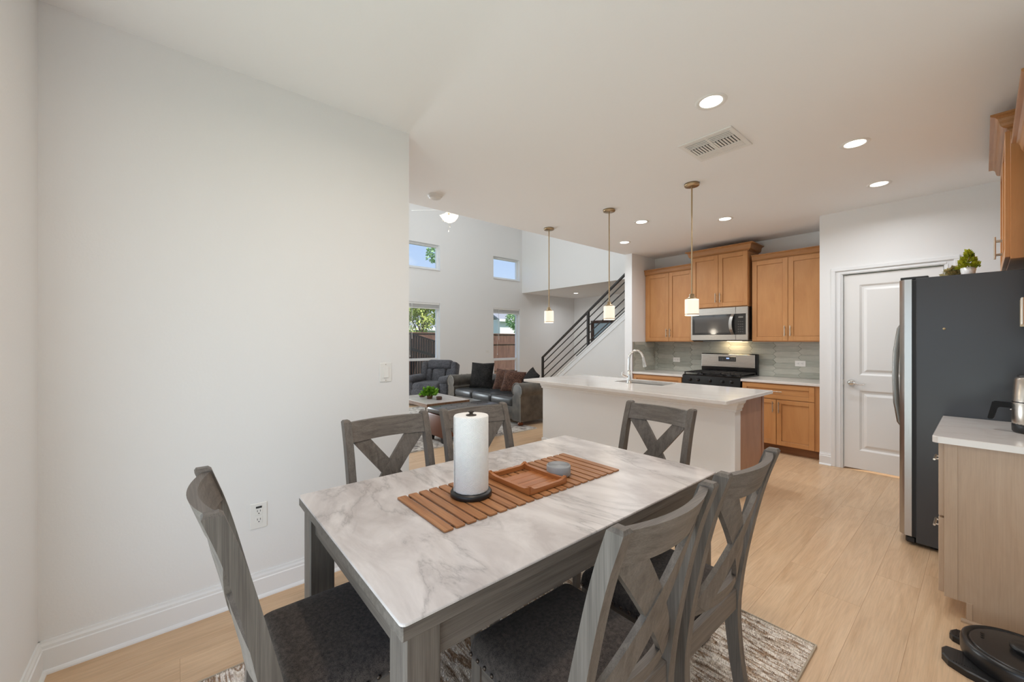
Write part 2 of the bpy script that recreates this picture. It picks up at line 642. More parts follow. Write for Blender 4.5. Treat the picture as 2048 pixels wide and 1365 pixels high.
M_FRAMEDK = wood('dark_frame_wood', lin(48, 32, 26), lin(62, 42, 34), lin(76, 54, 44), 'z', 0.4)
M_SINK = brushed('sink_steel', lin(170, 168, 166))
M_SIGN = Mat('notepad_paper', lin(226, 212, 184), 0.8).m

# ------------------------------------------------------------------ room shell
C = 2.73            # kitchen ceiling
HI = 5.4            # living ceiling
LX = -2.466         # wall beside the table
BY = -0.43          # patio wall
LIVY = 1.182        # where the left wall ends
WX = -8.6           # window wall
EX = -3.70          # edge of the low ceiling
KY = 6.165          # kitchen back wall
PY = 5.42           # pantry front
PX = -1.165         # pantry corner
RX = 0.5            # right wall
SY = 7.63           # face of upper floor
NY = 9.9            # far wall of the entry


def S(name, g, mat, parent=None):
    return g.build(name, mat, parent, 'structure' if parent is None else None)


def holed(g, axis, p0, p1, u0, u1, z0, z1, holes):
    """wall slab between p0 and p1 on `axis`, spanning u0..u1 and z0..z1, rectangular holes (a,b,c,d)"""
    us = sorted({u0, u1, *[h[0] for h in holes], *[h[1] for h in holes]})
    zs = sorted({z0, z1, *[h[2] for h in holes], *[h[3] for h in holes]})
    for i in range(len(us) - 1):
        for j in range(len(zs) - 1):
            cu, cz = (us[i] + us[i + 1]) / 2, (zs[j] + zs[j + 1]) / 2
            if any(h[0] < cu < h[1] and h[2] < cz < h[3] for h in holes):
                continue
            if axis == 'x':
                g.box(p0, p1, us[i], us[i + 1], zs[j], zs[j + 1])
            else:
                g.box(us[i], us[i + 1], p0, p1, zs[j], zs[j + 1])


S('wall_left', G().box(LX - 0.12, LX, BY, LIVY, 0, C), M_WALL)
g = G()
holed(g, 'y', BY - 0.14, BY, LX - 0.12, RX + 0.12, 0, C, [(-1.85, 0.42, 0.0, 2.12)])
S('wall_patio', g, M_WALL)
S('wall_right', G().box(RX, RX + 0.12, BY, PY, 0, C), M_WALL)
g = G()
holed(g, 'y', PY, PY + 0.12, PX, RX + 0.12, 0, C, [(-0.972, -0.226, 0, 2.06)])
g.box(PX, PX + 0.12, PY + 0.12, KY, 0, C)
S('wall_pantry', g, M_WALL)
wk = S('wall_kitchen', G().box(EX, PX + 0.12, KY, KY + 0.12, 0, C), M_WALL)
wc = S('wall_column', G().box(EX, -3.57, 5.48, KY, 0, C), M_WALL)
S('wall_living', G().box(WX, LX - 0.12, LIVY - 0.14, LIVY, 0, HI), M_WALL)
g = G()
WIN1 = (3.99, 4.94)
WIN2 = (6.585, 7.54)
holed(g, 'x', WX - 0.16, WX, LIVY - 0.14, NY, 0, HI, [(*WIN1, 0.22, 2.275), (*WIN2, 0.22, 2.26), (*WIN1, 3.087, 3.697), (*WIN2, 3.07, 3.672)])
S('wall_windows', g, M_WALL)
S('wall_entry', G().box(WX, EX, NY, NY + 0.12, 0, C), M_WALL)
S('wall_upper', G().box(WX, EX, SY, SY + 0.12, C, HI), M_WALL)
S('wall_stairwell', G().box(EX, EX + 0.13, KY + 0.12, NY, 0, HI), M_WALL)
S('wall_bulkhead', G().box(EX, EX + 0.13, LIVY, KY + 0.12, C + 0.12, HI), M_WALL)
g = G()
g.box(EX, RX + 0.12, LIVY, KY + 0.12, C, C + 0.12)
g.box(LX - 0.12, RX + 0.12, BY - 0.14, LIVY, C, C + 0.12)
S('ceiling', g, M_CEIL)
S('ceiling_soffit', G().box(WX, EX, SY + 0.12, NY + 0.12, C, C + 0.12), M_CEIL)
S('ceiling_living', G().box(WX - 0.16, EX + 0.13, LIVY - 0.14, SY + 0.12, HI, HI + 0.12), M_CEIL)

# floor: subfloor slab, single planks where they can be told apart, one surface beyond
floor = S('floor', G().box(WX - 0.16, RX + 0.12, BY - 0.14, NY + 0.12, -0.14, -0.012), M_SUB)
PW, PL = 0.18, 1.32


def plank_mesh(w, l):
    g = G()
    a, b, e = w / 2 - 0.0001, l / 2 - 0.0001, 0.0005
    vs = []
    for (k, z) in ((0, -0.012), (0, -0.0007), (e, 0.0)):
        vs += [(-a + k, -b + k, z), (a - k, -b + k, z), (a - k, b - k, z), (-a + k, b - k, z)]
    fs = [(8, 9, 10, 11)]
    for r in (0, 4):
        for i in range(4):
            j = (i + 1) % 4
            fs.append((r + i, r + j, r + 4 + j, r + 4 + i))
    return g.add(vs, fs)


_pm = {}


def plank(xc, yc, w, l):
    key = (round(w, 3), round(l, 3))
    if key not in _pm:
        o = plank_mesh(w, l).build('plank', M_PLANK, floor)
        _pm[key] = o.data
    else:
        o = bpy.data.objects.new('plank', _pm[key])
        COL.objects.link(o)
        o.parent = floor
    o.location = (xc, yc, 0)


def lay(x0, x1, y0, y1, seed):
    rnd = random.Random(seed)
    x = x1
    while x > x0 + 0.01:
        w = min(PW, x - x0)
        y = y0 - rnd.choice([0, 0.22, 0.44, 0.66, 0.88, 1.1])
        while y < y1 - 0.01:
            a, b = max(y, y0), min(y + PL, y1)
            if b - a > 0.03:
                plank(x - w / 2, (a + b) / 2, w, b - a)
            y += PL
        x -= PW


lay(LX, RX, BY, PY, 3)
lay(EX + 0.13, LX, LIVY, KY, 4)
lay(-5.35, EX + 0.13, LIVY, 6.0, 5)
plank_field = G()
plank_field.box(WX, -5.35, LIVY, NY, -0.012, 0)
plank_field.box(-5.35, EX, 6.0, NY, -0.012, 0)
plank_field.box(LX, PX, PY, KY, -0.012, 0)
plank_field.build('plank_field', M_PLANK, floor, 'stuff')


# baseboards
def baseboard(name, p0, p1, nrm, h=0.13, d=0.016):
    """profile run from p0 to p1 (xy), nrm = direction into the room"""
    prof = [(0, 0), (d + 0.012, 0), (d + 0.011, 0.006), (d + 0.006, 0.013), (d, 0.016), (d, h * 0.74), (d - 0.004, h * 0.77), (d - 0.004, h * 0.86), (d - 0.009, h * 0.93), (d - 0.010, h), (0, h)]
    g = G()
    n = len(prof)
    vs = []
    for p in (p0, p1):
        for a, z in prof:
            vs.append((p[0] + nrm[0] * a, p[1] + nrm[1] * a, z))
    fs = [(i, (i + 1) % n, n + (i + 1) % n, n + i) for i in range(n)] + [tuple(range(n)), tuple(range(n, 2 * n))]
    g.add(vs, fs)
    return S(name, g, M_TRIM)


baseboard('baseboard_left', (LX, BY), (LX, LIVY), (1, 0))
baseboard('baseboard_patio', (LX, BY), (-1.95, BY), (0, 1))
baseboard('baseboard_pantry', (PX, PY), (-1.06, PY), (0, -1))
baseboard('baseboard_living', (WX, LIVY), (LX - 0.12, LIVY), (0, 1))
baseboard('baseboard_windows', (WX, LIVY), (WX, NY), (1, 0))
baseboard('baseboard_entry', (WX, NY), (EX, NY), (0, -1))

# ------------------------------------------------------------------ pantry door
g = G()
for (a, b) in ((-1.062, -0.968), (-0.230, -0.136)):
    g.box(a, b, PY - 0.012, PY, 0, 2.13)
    g.box(a + (0 if a < -0.6 else 0.056), b - (0.056 if a < -0.6 else 0), PY - 0.024, PY - 0.012, 0, 2.13, 0.004)
    g.box(a + (0.07 if a < -0.6 else 0.012), b - (0.012 if a < -0.6 else 0.07), PY - 0.018, PY - 0.012, 0, 2.06, 0.003)
g.box(-0.968, -0.230, PY - 0.012, PY, 2.055, 2.13)
g.box(-1.062, -0.136, PY - 0.026, PY - 0.012, 2.092, 2.13, 0.004)
g.box(-0.98, -0.218, PY - 0.018, PY - 0.012, 2.06, 2.08, 0.003)
g.box(-0.972, -0.962, PY, PY + 0.1, 0, 2.06)
g.box(-0.236, -0.226, PY, PY + 0.1, 0, 2.06)
S('trim_1', g, M_TRIM)
door = bpy.data.objects.new('door_1', None)
COL.objects.link(door)
door['kind'] = 'structure'
DX0, DX1, DZ0, DZ1 = -0.957, -0.240, 0.018, 2.045
FY = PY + 0.010


def panel_relief(g, x0, x1, z0, z1, y):
    """recessed moulding ring with a raised field, seen from -y"""
    rings = [(0.0, 0.0), (0.018, 0.012), (0.034, 0.012), (0.058, 0.002)]
    vs = []
    for o, d in rings:
        vs += [(x0 + o, y + d, z0 + o), (x1 - o, y + d, z0 + o), (x1 - o, y + d, z1 - o), (x0 + o, y + d, z1 - o)]
    fs = []
    for r in range(len(rings) - 1):
        for i in range(4):
            j = (i + 1) % 4
            fs.append((r * 4 + i, r * 4 + j, r * 4 + 4 + j, r * 4 + 4 + i))
    k = (len(rings) - 1) * 4
    fs.append((k, k + 1, k + 2, k + 3))
    g.add(vs, fs)


g = G()
px0, px1 = DX0 + 0.125, DX1 - 0.125
zz = [DZ0, 0.21, 0.835, 0.995, 1.935, DZ1]
g.box(DX0, px0, FY, FY + 0.035, DZ0, DZ1)
g.box(px1, DX1, FY, FY + 0.035, DZ0, DZ1)
for a, b in ((zz[0], zz[1]), (zz[2], zz[3]), (zz[4], zz[5])):
    g.box(px0, px1, FY, FY + 0.035, a, b)
g.build('door_frame', M_DOOR, door)
for a, b in ((zz[1], zz[2]), (zz[3], zz[4])):
    q = G()
    panel_relief(q, px0, px1, a, b, FY)
    q.box(px0, px1, FY + 0.02, FY + 0.034, a, b)
    q.build('door_panel', M_DOOR, door)
g = G()
kx, kz = -0.897, 0.912
g.lathe([(0, 0.030), (0.018, 0.028), (0.030, 0.016), (0.033, 0.0)], 20, M=RM(PI / 2, 0, 0, (kx, FY, kz)))
g.tube([(kx, FY - 0.02, kz), (kx, FY - 0.055, kz)], 0.010, 10)
g.tube([(kx, FY - 0.055, kz), (kx + 0.03, FY - 0.058, kz + 0.002), (kx + 0.07, FY - 0.057, kz - 0.010), (kx + 0.105, FY - 0.055, kz - 0.006), (kx + 0.118, FY - 0.055, kz - 0.002)], [0.012, 0.010, 0.008, 0.009, 0.006], 10)
g.build('door_handle', M_CHROME, door)
G().box(DX0 - 0.006, DX0 + 0.001, FY - 0.003, FY + 0.02, kz - 0.028, kz + 0.028).build('strike_plate', M_HANDLE, door)
S('wall_pantry_inside', G().box(-1.02, -0.18, PY + 0.4, PY + 0.42, 0, 2.2), M_DARKSLOT)


# ------------------------------------------------------------------ windows
def window(n, y0, y1, z0, z1, rail=None):
    o = bpy.data.objects.new('window_%d' % n, None)
    COL.objects.link(o)
    o['kind'] = 'structure'
    xa, xb = WX - 0.15, WX - 0.085
    g = G()
    t = 0.05
    g.box(xa, xb, y0, y0 + t, z0, z1)
    g.box(xa, xb, y1 - t, y1, z0, z1)
    g.box(xa, xb, y0 + t, y1 - t, z0, z0 + t)
    g.box(xa, xb, y0 + t, y1 - t, z1 - t, z1)
    g.build('window_frame', M_TRIM, o)
    zr = [(z0 + t, z1 - t)]
    if rail:
        G().box(xa + 0.01, xb + 0.012, y0 + t, y1 - t, rail - 0.03, rail + 0.03).build('meeting_rail', M_TRIM, o)
        zr = [(z0 + t, rail - 0.03), (rail + 0.03, z1 - t)]
        g = G()
        for (a, b) in ((z0 + t, rail - 0.03),):
            g.box(xb - 0.03, xb + 0.012, y0 + t, y0 + t + 0.035, a, b)
            g.box(xb - 0.03, xb + 0.012, y1 - t - 0.035, y1 - t, a, b)
            g.box(xb - 0.03, xb + 0.012, y0 + t, y1 - t, a, a + 0.04)
        g.build('lower_sash', M_TRIM, o)
    for a, b in zr:
        G().box(xa + 0.028, xa + 0.034, y0 + t, y1 - t, a, b).build('window_pane', M_GLASS, o)
    G().box(WX - 0.085, WX + 0.03, y0, y1, z0 - 0.02, z0 - 0.001, 0.004).build('window_sill', M_TRIM, o)
    # painted reveal
    g = G()
    g.box(xb, WX + 0.001, y1 - 0.004, y1 - 0.001, z0, z1)
    g.box(xb, WX + 0.001, y0 + 0.001, y0 + 0.004, z0, z1)
    g.box(xb, WX + 0.001, y0, y1, z1 - 0.004, z1 - 0.001)
    g.build('window_reveal', M_TRIM, o)
    return o


window(1, *WIN1, 3.087, 3.697)
window(2, *WIN2, 3.07, 3.672)
window(3, *WIN1, 0.22, 2.275, 0.905)
window(4, *WIN2, 0.22, 2.26, 0.84)


def blind(y0, y1, z, label, wand_y):
    t = thing('window_blind', label, 'blind', (WX - 0.04, (y0 + y1) / 2, z), 0, 'raised blinds in the lower windows')
    w = (y1 - y0) / 2 - 0.012
    G().box(-0.03, 0.03, -w, w, -0.045, 0, 0.004).build('head_rail', M_BLIND, t)
    me = None
    for k in range(9):
        if me is None:
            o = G().box(-0.025, 0.025, -w, w, -0.004, 0.0).build('slat', M_BLIND, t)
            me = o.data
        else:
            o = bpy.data.objects.new('slat', me)
            COL.objects.link(o)
            o.parent = t
        o.location = (random.uniform(-0.003, 0.003), 0, -0.052 - k * 0.0085)
    G().box(-0.026, 0.026, -w, w, -0.148, -0.130, 0.003).build('bottom_rail', M_BLIND, t)
    wy = wand_y - (y0 + y1) / 2
    G().cyl((0.032, wy, -0.02), (0.034, wy, -0.02 - 0.85), 0.005, n=6).build('tilt_wand', M_BLIND, t)
    q = G()
    q.cyl((0.034, wy - 0.05, -0.02), (0.034, wy - 0.05, -1.25), 0.002, n=5)
    q.lathe([(0.0, 0.0), (0.006, -0.004), (0.010, -0.04), (0.0, -0.042)], 8, (0.034, wy - 0.05, -1.25))
    q.build('pull_cord', M_BLIND, t)


blind(*WIN1, 2.274, 'white blind drawn up in the window behind the grey recliner', 4.20)
blind(*WIN2, 2.259, 'white blind drawn up in the window behind the brown cushions', 6.78)


# ------------------------------------------------------------------ shaker cabinets
def shaker(g, u0, u1, z0, z1, fw=0.056, t=0.02):
    e = 0.0015
    g.box(u0, u0 + fw, -t, 0, z0, z1, e)
    g.box(u1 - fw, u1, -t, 0, z0, z1, e)
    g.box(u0 + fw, u1 - fw, -t, 0, z0, z0 + fw, e)
    g.box(u0 + fw, u1 - fw, -t, 0, z1 - fw, z1, e)
    g.box(u0 + fw + 0.0025, u1 - fw - 0.0025, -t + 0.009, -0.002, z0 + fw + 0.0025, z1 - fw - 0.0025)
    g.box(u0 + 0.01, u1 - 0.01, -0.003, -0.001, z0 + 0.01, z1 - 0.01)
    return g


def pull(p, vertical=True, l=0.13, t=0.02, out=0.032):
    g = G()
    d = Vector((0, 0, 1)) if vertical else Vector((1, 0, 0))
    c = Vector((p[0], -t - out, p[1]))
    g.cyl(c - d * l / 2, c + d * l / 2, 0.0055, n=10)
    for k in (-1, 1):
        q = c + d * (k * l * 0.32)
        g.cyl(q, (q.x, -t, q.z), 0.0042, n=8)
    return g


def crown(g, w, depth, z0, z1, proj, left=True, right=True):
    prof = [(0.0, 0.0), (0.006, 0.004), (0.010, 0.012), (0.010, 0.018)]
    n = 7
    h = z1 - z0
    for i in range(n + 1):
        a = i / n
        prof.append((0.012 + (proj - 0.016) * (a + 0.12 * math.sin(2 * PI * a)), 0.018 + (h - 0.03) * (a - 0.10 * math.sin(2 * PI * a))))
    prof += [(proj, h - 0.010), (proj, h)]
    vs = []
    for o, z in prof:
        ol = o if left else 0
        orr = o if right else 0
        vs += [(-ol, depth, z0 + z), (-ol, -o, z0 + z), (w + orr, -o, z0 + z), (w + orr, depth, z0 + z)]
    fs = []
    for i in range(len(prof) - 1):
        for k in range(3):
            a = i * 4 + k
            fs.append((a, a + 1, a + 5, a + 4))
    k = (len(prof) - 1) * 4
    fs.append((k, k + 1, k + 2, k + 3))
    g.add(vs, fs)
    g.add([vs[i * 4] for i in range(len(prof))] + [(0, depth, z1), (0, depth, z0)], [tuple(range(len(prof) + 2))])
    g.add([vs[i * 4 + 3] for i in range(len(prof))] + [(w, depth, z1), (w, depth, z0)], [tuple(range(len(prof) + 2))])
    return g


def upper(name, label, loc, rz, w, depth, h, ndoors, crown_h, crown_p, cl, cr, pulls='bottom', filler=0.0, group=None, mats=None, hl=0.13):
    mz, mc = mats or (M_MAPLE['z'], M_CROWN)
    t = thing(name, label, 'cabinet', loc, rz, group)
    G().box(0, w, 0.0, depth, 0, h, 0.001).build('body', mz, t)
    e = 0.004
    u = filler + e
    dw = (w - filler - e * (ndoors + 1)) / ndoors
    for i in range(ndoors):
        d = shaker(G(), u, u + dw, 0.012, h - 0.006).build('door', mz, t)
        if ndoors == 2:
            hx = u + dw - 0.028 if i == 0 else u + 0.028
        else:
            hx = u + dw - 0.028
        pull((hx, 0.012 + 0.03 + hl / 2 + 0.03), True, hl).build('handle', M_HANDLE, d)
        u += dw + e
    if crown_h:
        crown(G(), w, depth, h - 0.012, h + crown_h, crown_p, cl, cr).build('crown_moulding', mc, t)
    return t


UG = 'wall cabinets over the range wall'
upper('wall_cabinet', 'maple wall cabinet left of the microwave, beside the white column', (-3.565, 5.86, 1.338), 0, 0.795, KY - 5.86, 1.075, 2, 0.085, 0.045, False, False, filler=0.03, group=UG)
upper('wall_cabinet', 'short raised maple wall cabinet directly above the microwave', (-2.768, 5.81, 1.815), 0, 0.752, KY - 5.81, 0.745, 2, 0.095, 0.075, True, True, group=UG)
upper('wall_cabinet', 'maple wall cabinet right of the microwave, against the pantry corner', (-1.985, 5.86, 1.340), 0, 0.818, KY - 5.86, 1.065, 2, 0.078, 0.045, False, False, filler=0.0, group=UG)
# right wall: deep one over the fridge, shallow one over the counter (crown just in view)
upper('wall_cabinet', 'deep maple wall cabinet mounted above the black fridge', (0.10, 4.66, 1.825), -PI / 2, 0.99, RX - 0.10, 0.745, 2, 0.085, 0.075, True, True, group='wall cabinets on the fridge wall', hl=0.14)
upper('wall_cabinet', 'maple wall cabinet over the kettle counter, only its crown in view', (0.175, 3.60, 1.36), -PI / 2, 0.86, RX - 0.175, 1.03, 2, 0.085, 0.075, False, True, group='wall cabinets on the fridge wall')


def base_cab(label, loc, rz, w, depth, h, fronts, group=None, toe=0.10, mat=None, toe_mat=None, endpanel=None, stile=0.0):
    mz = mat or M_MAPLE['z']
    t = thing('base_cabinet', label, 'cabinet', loc, rz, group)
    G().box(0, w, 0, depth, toe, h, 0.001).build('body', mz, t)
    G().box(0.0, w, 0.07, depth, 0, toe).build('toe_kick', toe_mat or M_TOE, t)
    for (kind, u0, u1, z0, z1, hp) in fronts:
        d = shaker(G(), u0, u1, z0, z1, 0.05).build(kind, mat or M_MAPLE['x' if kind == 'drawer' else 'z'], t)
        if hp:
            pull((hp[0], hp[1]), hp[2], 0.13).build('handle', M_HANDLE, d)
    return t


CT = 0.868   # wall counters
base_cab('maple base cabinet right of the range, one drawer over two doors', (-1.985, 5.515, 0), 0, 0.812, KY - 5.54, CT - 0.03,
         [('drawer', 0.01, 0.755, 0.655, 0.825, (0.382, 0.745, False)), ('door', 0.01, 0.380, 0.108, 0.648, (0.352, 0.56, True)), ('door', 0.386, 0.755, 0.108, 0.648, (0.414, 0.56, True))],
         'base cabinets on the range wall')
base_cab('maple base cabinet left of the range, beside the white column', (-3.568, 5.515, 0), 0, 0.800, KY - 5.54, CT - 0.03,
         [('drawer', 0.02, 0.795, 0.655, 0.825, (0.40, 0.745, False)), ('door', 0.02, 0.405, 0.108, 0.648, (0.377, 0.56, True)), ('door', 0.411, 0.795, 0.108, 0.648, (0.439, 0.56, True))],
         'base cabinets on the range wall')
for (x0, x1, lb) in ((-3.57, -2.757, 'white quartz worktop left of the range, next to the column'), (-1.995, PX, 'white quartz worktop right of the range, next to the pantry')):
    t = thing('worktop', lb, 'worktop', ((x0 + x1) / 2, 5.82, CT), 0, 'quartz worktops on the range wall')
    G().box(-(x1 - x0) / 2, (x1 - x0) / 2, 5.485 - 5.82, KY - 5.82, -0.03, 0, 0.003).build('slab', M_QUARTZ, t)

# right-hand base unit with drawers beside the fridge
RC = 0.88
base_cab('pale maple drawer unit under the kettle counter, by the fridge, paled by painted glare', (-0.125, 3.69, 0), -PI / 2, 0.79, RX + 0.10, RC - 0.032,
         [('drawer', 0.006, 0.784, 0.482, 0.846, (0.395, 0.69, False)), ('drawer', 0.006, 0.784, 0.105, 0.472, (0.395, 0.325, False))], None, 0.10, M_MAPLE_GLARE, M_MAPLE_GLARE)
rb = [o for o in bpy.data.objects if o.get('label', '').startswith('pale maple drawer unit')][0]
G().prism([(0.045, 0.095), (0.075, 0.095), (0.075, 0.0), (0.62, 0.0), (0.62, RC - 0.034), (0.045, RC - 0.034)], 0.790, 0.800, 'yz').build('end_panel', M_MAPLE_GLARE, rb)
G().box(0.790, 0.803, 0.0, 0.045, 0.095, RC - 0.034, 0.001).build('face_stile', M_MAPLE_GLARE, rb)
G().prism([(0.812, 0.0), (0.800, 0.0), (0.800, 0.018), (0.806, 0.016), (0.811, 0.009)], 0.055, 0.62, 'xz').build('shoe_moulding', M_MAPLE_GLARE, rb)
G().box(0.790, 0.803, 0.073, 0.092, 0.0, 0.098, 0.001).build('toe_return', M_MAPLE_GLARE, rb)
t = thing('worktop', 'white quartz worktop with rounded corner beside the black fridge', 'worktop', (0.17, 3.28, RC))
g = G()
xa, xb, ya, yb, r = -0.165 - 0.17, RX - 0.17, 2.868 - 3.28, 3.693 - 3.28, 0.02
poly = [(xb, ya), (xb, yb), (xa, yb)] + [(xa + r - r * math.cos(a), ya + r - r * math.sin(a)) for a in [0, PI / 8, PI / 4, 3 * PI / 8, PI / 2]]
g.prism(poly, -0.032, -0.003, 'xy')
poly2 = [(p[0] + (0.003 if p[0] < 0 else 0), p[1] + (0.003 if p[1] < 0 else 0)) for p in poly]
n = len(poly)
g.add([(p[0], p[1], -0.003) for p in poly] + [(p[0], p[1], 0.0) for p in poly2], [(i, (i + 1) % n, n + (i + 1) % n, n + i) for i in range(n)] + [tuple(range(n, 2 * n))])
g.build('slab', M_QUARTZ, t)

# ------------------------------------------------------------------ backsplash: wall tiles, each its own piece
TH, TLEN = 0.076, 0.322
TP = TH / 2
TL = TLEN - 2 * TP


def clip_poly(poly, a0, a1, b0, b1):
    for ax, lim, sgn in ((0, a0, 1), (0, a1, -1), (1, b0, 1), (1, b1, -1)):
        out = []
        for i in range(len(poly)):
            p, q = poly[i], poly[(i + 1) % len(poly)]
            ip, iq = sgn * (p[ax] - lim) >= 0, sgn * (q[ax] - lim) >= 0
            if ip:
                out.append(p)
            if ip != iq:
                tt = (lim - p[ax]) / (q[ax] - p[ax])
                out.append((p[0] + tt * (q[0] - p[0]), p[1] + tt * (q[1] - p[1])))
        poly = out
        if len(poly) < 3:
            return None
    return poly


def tile_field(parent, u0, u1, z0, z1, place):
    gp = 0.0012
    G2 = 0
    i = -1
    u = u0 - TL * 0.4
    while u < u1 + TLEN:
        zoff = (TH / 2) if i % 2 else 0
        z = z0 - TH + zoff
        while z < z1 + TH:
            hx, hz = TL / 2, TH / 2 - gp
            pts = [(u - hx - TP + gp, z), (u - hx, z - hz), (u + hx, z - hz), (u + hx + TP - gp, z), (u + hx, z + hz), (u - hx, z + hz)]
            c = clip_poly(pts, u0, u1, z0, z1)
            if c and len(c) >= 3:
                cu = sum(p[0] for p in c) / len(c)
                cz = sum(p[1] for p in c) / len(c)
                ar = (max(p[0] for p in c) - min(p[0] for p in c)) * (max(p[1] for p in c) - min(p[1] for p in c))
                if ar > 0.0004:
                    jit = random.uniform(0, 0.0012)
                    n = len(c)
                    th = 0.007 + jit
                    vs, fs = [], []
                    for (d, k) in ((0.0, 1.0), (th - 0.001, 1.0), (th, 0.992)):
                        vs += [place((p[0] - cu) * k, (p[1] - cz) * k, d, True) for p in c]
                    for rr in (0, n):
                        for q in range(n):
                            q2 = (q + 1) % n
                            fs.append((rr + q, rr + q2, rr + n + q2, rr + n + q))
                    fs.append(tuple(range(2 * n, 3 * n)))
                    o = G().add(vs, fs).build('tile', M_TILE, parent)
                    o.location = place(cu, cz, 0, False)
                    G2 += 1
            z += TH
        u += TL + TP
        i += 1
    return G2


g = G().box(-3.57, PX, KY - 0.004, KY, CT, 1.338)
g.build('grout', M_GROUT, wk)
tile_field(wk, -3.562, PX, CT + 0.001, 1.338, lambda u, z, d, rel: (u, -d, z) if rel else (u, KY - 0.003, z))
g = G().box(-3.57, -3.566, 5.50, KY - 0.004, CT, 1.338)
g.build('grout', M_GROUT, wc)
tile_field(wc, 5.51, KY - 0.012, CT + 0.001, 1.338, lambda u, z, d, rel: (d, u, z) if rel else (-3.567, u, z))
G().box(-3.57, -3.556, 5.500, 5.510, CT, 1.338).build('tile_edge_trim', M_HANDLE, wc)


# ------------------------------------------------------------------ outlets and switches
def outlet(label, loc, rz, horizontal=False, usb=False, big=False, cat='outlet', rocker=False):
    """plate facing local -y"""
    t = thing('light_switch' if rocker else 'wall_outlet', label, cat, loc, rz)
    w, h = (0.115, 0.075) if horizontal else (0.078, 0.122)
    if big:
        w, h = 0.078, 0.134
    G().box(-w / 2, w / 2, -0.006, 0, -h / 2, h / 2, 0.003).build('cover_plate', M_PLASTIC, t)
    R90 = RM(0, PI / 2, 0) if horizontal else Matrix.Identity(4)
    if rocker:
        G().box(-0.020, 0.020, -0.0085, -0.006, -0.036, 0.036, 0.001).build('bezel', M_PLASTIC, t)
        G().prism([(-0.006, -0.032), (-0.0135, -0.032), (-0.0085, 0.032), (-0.006, 0.032)], -0.0155, 0.0155, 'yz').build('rocker', M_PLASTIC, t)
        s = G()
        for z in (-0.05, 0.05):
            s.cyl((0, -0.0072, z), (0, -0.005, z), 0.003, n=8)
        s.build('screws', M_HANDLE, t)
        return t
    for k in (-1, 1):
        z = k * 0.022
        f = G().box(-0.017, 0.017, -0.0085, -0.006, z - 0.0175, z + 0.0175, 0.001, M=R90).build('socket', M_PLASTIC, t)
        s = G()
        for x in (-0.0065, 0.0065):
            s.box(x - 0.0012, x + 0.0012, -0.0092, -0.008, z - 0.001, z + 0.009, M=R90)
        s.tube([(0, -0.0092, z - 0.009), (0, -0.008, z - 0.009)], 0.0028, 8, M=R90)
        s.build('slots', M_DARKSLOT, f)
    if usb:
        G().box(-0.013, 0.013, -0.0092, -0.006, 0.040, 0.049).build('usb_port', M_DARKSLOT, t)
    return t


outlet('white double outlet with a dark slot, low on the wall by the table', (LX, 0.330, 0.430), PI / 2, usb=True, big=True)
outlet('white rocker light switch on the wall above the chairs', (LX, 1.020, 1.150), PI / 2, rocker=True, cat='light switch')
outlet('white horizontal outlet in the tiles left of the range', (-3.186, KY - 0.011, 1.050), 0, True)
outlet('white horizontal outlet in the tiles right of the range', (-1.524, KY - 0.011, 1.058), 0, True)
outlet('white outlet low between the two living room windows', (WX, 6.39, 1.075), PI / 2, True)

# ------------------------------------------------------------------ range
t = thing('gas_range', 'black gas range with stainless backguard between the base cabinets', 'stove', (-2.376, 5.82, 0))
RW = 0.381
y0 = 5.51 - 5.82
y1 = KY - 0.02 - 5.82
G().box(-RW, RW, y0, y1, 0.02, 0.875, 0.004).build('body', M_BLACKGLOSS, t)
g = G()
for x in (-0.33, 0.33):
    for y in (y0 + 0.06, y1 - 0.06):
        g.cyl((x, y, 0), (x, y, 0.03), 0.02, n=10)
g.build('levelling_feet', M_BLACKPL, t)
d = G().box(-RW + 0.004, RW - 0.004, y0 - 0.03, y0, 0.20, 0.745, 0.006).build('oven_door', M_BLACKGLASS, t)
g = G().cyl((-0.33, y0 - 0.075, 0.69), (0.33, y0 - 0.075, 0.69), 0.012, n=12)
for x in (-0.31, 0.31):
    g.cyl((x, y0 - 0.075, 0.69), (x, y0 - 0.03, 0.69), 0.009, n=8)
g.build('handle', M_STEEL, d)
G().box(-RW + 0.004, RW - 0.004, y0 - 0.025, y0, 0.03, 0.19, 0.004).build('drawer', M_BLACKGLOSS, t)
G().prism([(y0, 0.755), (y0 - 0.03, 0.76), (y0 - 0.012, 0.872), (y0, 0.872)], -RW, RW, 'yz').build('control_panel', M_BLACKGLOSS, t)
for x in (-0.27, -0.16, 0.0, 0.16, 0.27):
    g = G()
    mm = RM(PI / 2 - 0.16, 0, 0, (x, y0 - 0.021, 0.815))
    g.lathe([(0.020, 0.0), (0.021, 0.012), (0.016, 0.026), (0, 0.027)], 14, M=mm)
    g.box(-0.004, 0.004, -0.018, 0.018, 0.02, 0.034, 0.001, M=mm)
    g.build('burner_knob', M_BLACKPL, t)
g = G()
g.box(-RW, RW, y0, y1 - 0.06, 0.872, 0.884, 0.003)
g.build('cooktop', M_BLACKGLOSS, t)
for x in (-0.19, 0.19):
    for y in (y0 + 0.14, y0 + 0.42):
        G().lathe([(0.045, 0), (0.045, 0.012), (0.03, 0.016), (0, 0.017)], 16, (x, y, 0.884)).build('burner', M_IRON, t)
